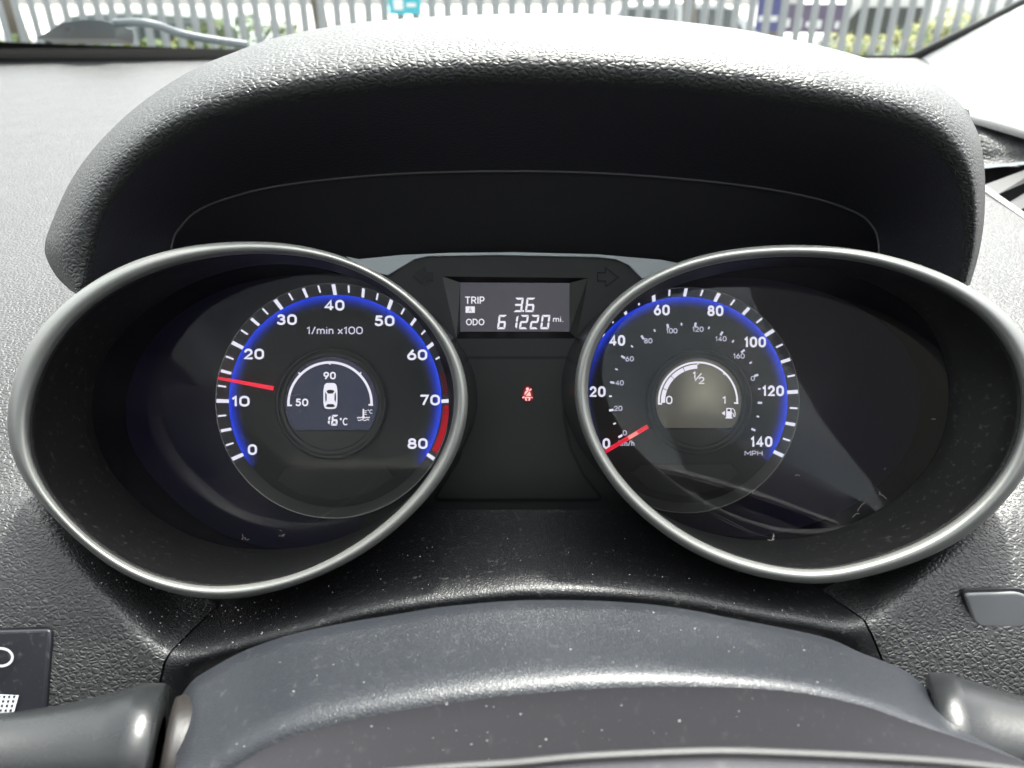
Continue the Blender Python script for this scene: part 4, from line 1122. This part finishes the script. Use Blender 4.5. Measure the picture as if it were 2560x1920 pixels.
M['paint_silver'] = mat('paint_silver', (.38, .4, .4), .3, .5, coat=.5)
M['paint_white'] = mat('paint_white', (.78, .79, .78), .35, coat=.5)
M['paint_red'] = mat('paint_red', (.55, .03, .04), .35, coat=.5)
M['paint_grey'] = mat('paint_grey', (.10, .13, .12), .35, coat=.5)
M['carglass'] = mat('car_glass', (.03, .04, .04), .08)
M['tyre'] = mat('tyre', (.02, .02, .02), .8)
M['rim'] = mat('wheel_rim', (.5, .5, .5), .3, .8)
M['taillamp'] = mat('tail_lamp', (.5, .01, .02), .2)
def car(x, y, z, facing, paint, label, H=1.45, L=4.3, van=False):
    root = empty('parked_van' if van else 'parked_car', (x, y, z)); tag(root, label, 'van' if van else 'car', 'vehicles parked beyond the fence')
    hw = .87
    if van: low = [(-L/2, .35), (-L/2, H), (L*.28, H), (L*.38, 1.15), (L/2 - .05, .95), (L/2, .35)]
    else: low = [(-L/2, .35), (-L/2 + .03, .85), (-L*.33, .92), (L*.14, .95), (L*.42, .82), (L/2, .62), (L/2, .35)]
    def extr(nm, pts, w0, w1, m, sm=False):
        vs = []; n = len(pts)
        zt = max(p[1] for p in pts); zb = min(p[1] for p in pts)
        for s in (-1, 1):
            for px, pz in pts:
                ww = lerp(w0, w1, (pz - zb) / max(zt - zb, .01)); vs.append(Vector((x + px * facing, y + s * ww, z + pz)))
        fs = [tuple(range(n)), tuple(range(2*n-1, n-1, -1))] + [(i, i + n, (i+1) % n + n, (i+1) % n) for i in range(n)]
        o = fixn(mesh(nm, vs, fs, m, root)); md = o.modifiers.new('b', 'BEVEL'); md.width = .05; md.segments = 3; return o
    extr('body', rounded(low, .15, 3), hw, hw - (.02 if van else 0), paint)
    if not van:
        extr('roof', rounded([(-L*.46, .9), (-L*.36, H - .06), (-L*.1, H), (L*.06, H - .03), (L*.26, .9)], .12, 3), hw - .03, hw - .22, paint)
        for a, b in (((-L*.40, .95), (-L*.13, H - .12)), ((-L*.10, .95), (L*.16, H - .12))):
            for s in (-1, 1):
                yb = y + s * (hw - .02); yt = y + s * (hw - .16)
                mesh('window', [Vector((x + a[0]*facing, yb, z + a[1])), Vector((x + b[0]*facing, yb, z + a[1])), Vector((x + (b[0] - (.25 if b[0] > 0 else 0))*facing, yt - s*.0, z + b[1])), Vector((x + (a[0] + (.15 if b[0] < 0 else 0))*facing, yt, z + b[1]))], [(0, 1, 2, 3)], M['carglass'], root)
    else:
        for s in (-1, 1):
            mesh('window', [Vector((x + L*.12*facing, y + s*(hw+.01), z + 1.2)), Vector((x + L*.34*facing, y + s*(hw+.01), z + 1.2)), Vector((x + L*.28*facing, y + s*(hw+.01), z + H - .2)), Vector((x + L*.12*facing, y + s*(hw+.01), z + H - .2))], [(0, 1, 2, 3)], M['carglass'], root)
    for wx in (-L*.31, L*.31):
        for s in (-1, 1):
            c = Vector((x + wx * facing, y + s * hw, z + .32)); nn = 20
            rows = [[c + Vector((r*cos(2*pi*i/nn), s*t, r*sin(2*pi*i/nn))) for i in range(nn)] for r, t in ((.30, -.18), (.32, -.14), (.32, .0), (.30, .03), (.21, .03))]
            wh = fixn(loft('wheel', rows, M['tyre'], root, closed=True))
            mesh('rim', [c + Vector((.21*cos(2*pi*i/nn), s*.025, .21*sin(2*pi*i/nn))) for i in range(nn)], [tuple(range(nn))], M['rim'], wh)
    for s in (-1, 1):
        vs = []; fs = []; box(vs, fs, x - facing*(L/2) - .03, x - facing*(L/2) + .03, y + s*(hw - .12) - .09, y + s*(hw - .12) + .09, z + .68, z + .82); mesh('tail_lamp', vs, fs, M['taillamp'], root)
car(-4.9, 10.6, YL, -1, M['paint_grey'], 'dark grey green hatchback behind the fence at the upper left', H=1.5)
car(3.6, 16.5, YL, 1, M['paint_silver'], 'silver car behind the fence above the hood, right of middle')
car(5.4, 11.0, YL, -1, M['paint_white'], 'white van behind the fence at the upper right', H=1.75, L=4.6, van=True)
car(-10.5, 16.5, YL, 1, M['paint_white'], 'white car far behind the fence at the top left corner')

# signs
M['teal'] = mat('sign_teal', (.03, .45, .52), .5); M['navy'] = mat('sign_navy', (.05, .06, .22), .5); M['signwhite'] = mat('sign_white', (.8, .8, .8), .5); M['plum'] = mat('sign_plum', (.10, .07, .14), .5)
def sign(name, label, px0, px1, py0, py1, dist, m, prints):
    # upright board facing the car at world distance y = dist
    def pt(px, py):
        d = W(px, py, 1) - CAM; return CAM + d * (dist / d.y)
    a = pt((px0 + px1) / 2, py1); x0 = pt(px0, (py0 + py1) / 2).x; x1 = pt(px1, (py0 + py1) / 2).x; z0 = a.z; z1 = pt((px0 + px1) / 2, py0).z
    root = empty(name, (lerp(x0, x1, .5), dist, z0)); tag(root, label, 'sign')
    vs = []; fs = []; box(vs, fs, x0, x1, dist, dist + .01, z0, z1); bd = mesh('board', vs, fs, m, root)
    for (u0, v0, u1, v1) in prints:
        mesh('print_mark', [Vector((lerp(x0, x1, u), dist - .004, lerp(z0, z1, v))) for u, v in ((u0, v0), (u1, v0), (u1, v1), (u0, v1))], [(0, 1, 2, 3)], M['signwhite'], bd)
sign('turquoise_sign', 'turquoise and white sign fixed to the fence above the hood, left of middle', 970, 1051, -60, 36, 7.35, M['teal'], [(.15, .12, .45, .4), (.2, .45, .6, .55), (.55, .2, .85, .3)])
sign('navy_sign', 'navy blue board with white print behind the fence, upper right', 1893, 1952, -20, 78, 7.9, M['navy'], [(.1, .25, .4, .4), (.55, .25, .9, .4)])
sign('plum_sign', 'long dark plum board with white print beside the navy board', 1955, 2108, 10, 82, 7.95, M['plum'], [(.05, .2, .14, .5), (.2, .15, .34, .5), (.4, .2, .48, .4), (.55, .15, .66, .45), (.72, .2, .8, .4), (.88, .15, .95, .4)])

# hedge and weeds: leafy stuff along the far side of the fence
M['leaf'] = mat('leaf_green', (.10, .15, .05), .6); M['flower'] = mat('leaf_yellow', (.26, .26, .06), .6)
def foliage(name, label, x0, x1, y0, y1, zf, n, m, seed, s=.05):
    R = random.Random(seed); vs = []; fs = []
    for _ in range(n):
        x = R.uniform(x0, x1); y = R.uniform(y0, y1); zt = zf(x)
        z = YL + (zt - YL) * R.random() ** .6
        a = Vector((R.gauss(0, 1), R.gauss(0, 1), R.gauss(0, 1))).normalized(); b = a.orthogonal().normalized(); k = s * R.uniform(.5, 1.4)
        c = Vector((x, y, z)); q = len(vs); vs += [c - a * k, c + b * k * .5, c + a * k, c - b * k * .5]; fs.append((q, q+1, q+2, q+3))
    return tag(mesh(name, vs, fs, m), label, 'plants', kind='stuff')
hz = lambda x: .80 + .10 * sin(x * 1.7) + .07 * sin(x * 4.3 + 1)
foliage('hedge', 'low green weeds behind the fence on the left', -7.5, -1.0, 8.2, 9.2, hz, 5200, M['leaf'], 21)
foliage('yellow_shrub', 'yellow green shrub leaves among the weeds on the left', -6.9, -3.0, 8.2, 9.0, lambda x: hz(x) - .02, 1300, M['flower'], 22)
foliage('hedge', 'low green weeds behind the fence on the right', 3.2, 6.2, 8.2, 9.0, hz, 2600, M['leaf'], 23)
foliage('yellow_shrub', 'yellow green shrub behind the fence under the plum board', 3.3, 5.4, 8.2, 8.9, lambda x: hz(x) + .05, 2300, M['flower'], 24)

# pale building closing the yard, with posts
M['render_wall'] = grain(mat('render_wall', (.62, .61, .57), .9), 3, .01, .4, 'noise')
bl = empty('yard_building', (0, 62, YL)); tag(bl, 'long pale building closing the yard far behind the fence', 'building')
vs = []; fs = []; box(vs, fs, -70, 70, 62, 74, YL, 6.5); mesh('wall', vs, fs, M['render_wall'], bl)
for k in range(16):
    vs = []; fs = []; xx = -44 + k * 5.7; box(vs, fs, xx, xx + 2.2, 61.9, 62.0, .0, 1.9); mesh('window', vs, fs, M['carglass'], bl)
M['bark'] = mat('bark', (.13, .11, .09), .9)
for (x, y, r, lb) in ((-5.6, 9.6, .10, 'brown tree trunk behind the fence at the upper left'), (-2.2, 9.8, .09, 'slim tree trunk behind the fence left of the turquoise sign'), (1.95, 9.4, .08, 'slim tree trunk behind the fence above the hood crest'), (2.9, 9.6, .13, 'thicker tree trunk behind the fence right of the hood crest')):
    tr = empty('tree', (x, y, YL)); tag(tr, lb, 'tree')
    tube('trunk', [Vector((x + .04 * sin(k), y, YL + k * .45)) for k in range(9)], [r * (1.15 - k * .07) for k in range(9)], M['bark'], tr, 10)
    R = random.Random(int(x * 10)); vs = []; fs = []
    for _ in range(900):
        a = Vector((R.gauss(0, 1), R.gauss(0, 1), R.gauss(0, 1))).normalized(); b = a.orthogonal().normalized(); c = Vector((x, y, YL + 4.2)) + Vector((R.gauss(0, .55), R.gauss(0, .55), R.gauss(0, .5)))
        q = len(vs); vs += [c - a*.07, c + b*.04, c + a*.07, c - b*.04]; fs.append((q, q+1, q+2, q+3))
    mesh('crown', vs, fs, M['leaf'], tr)
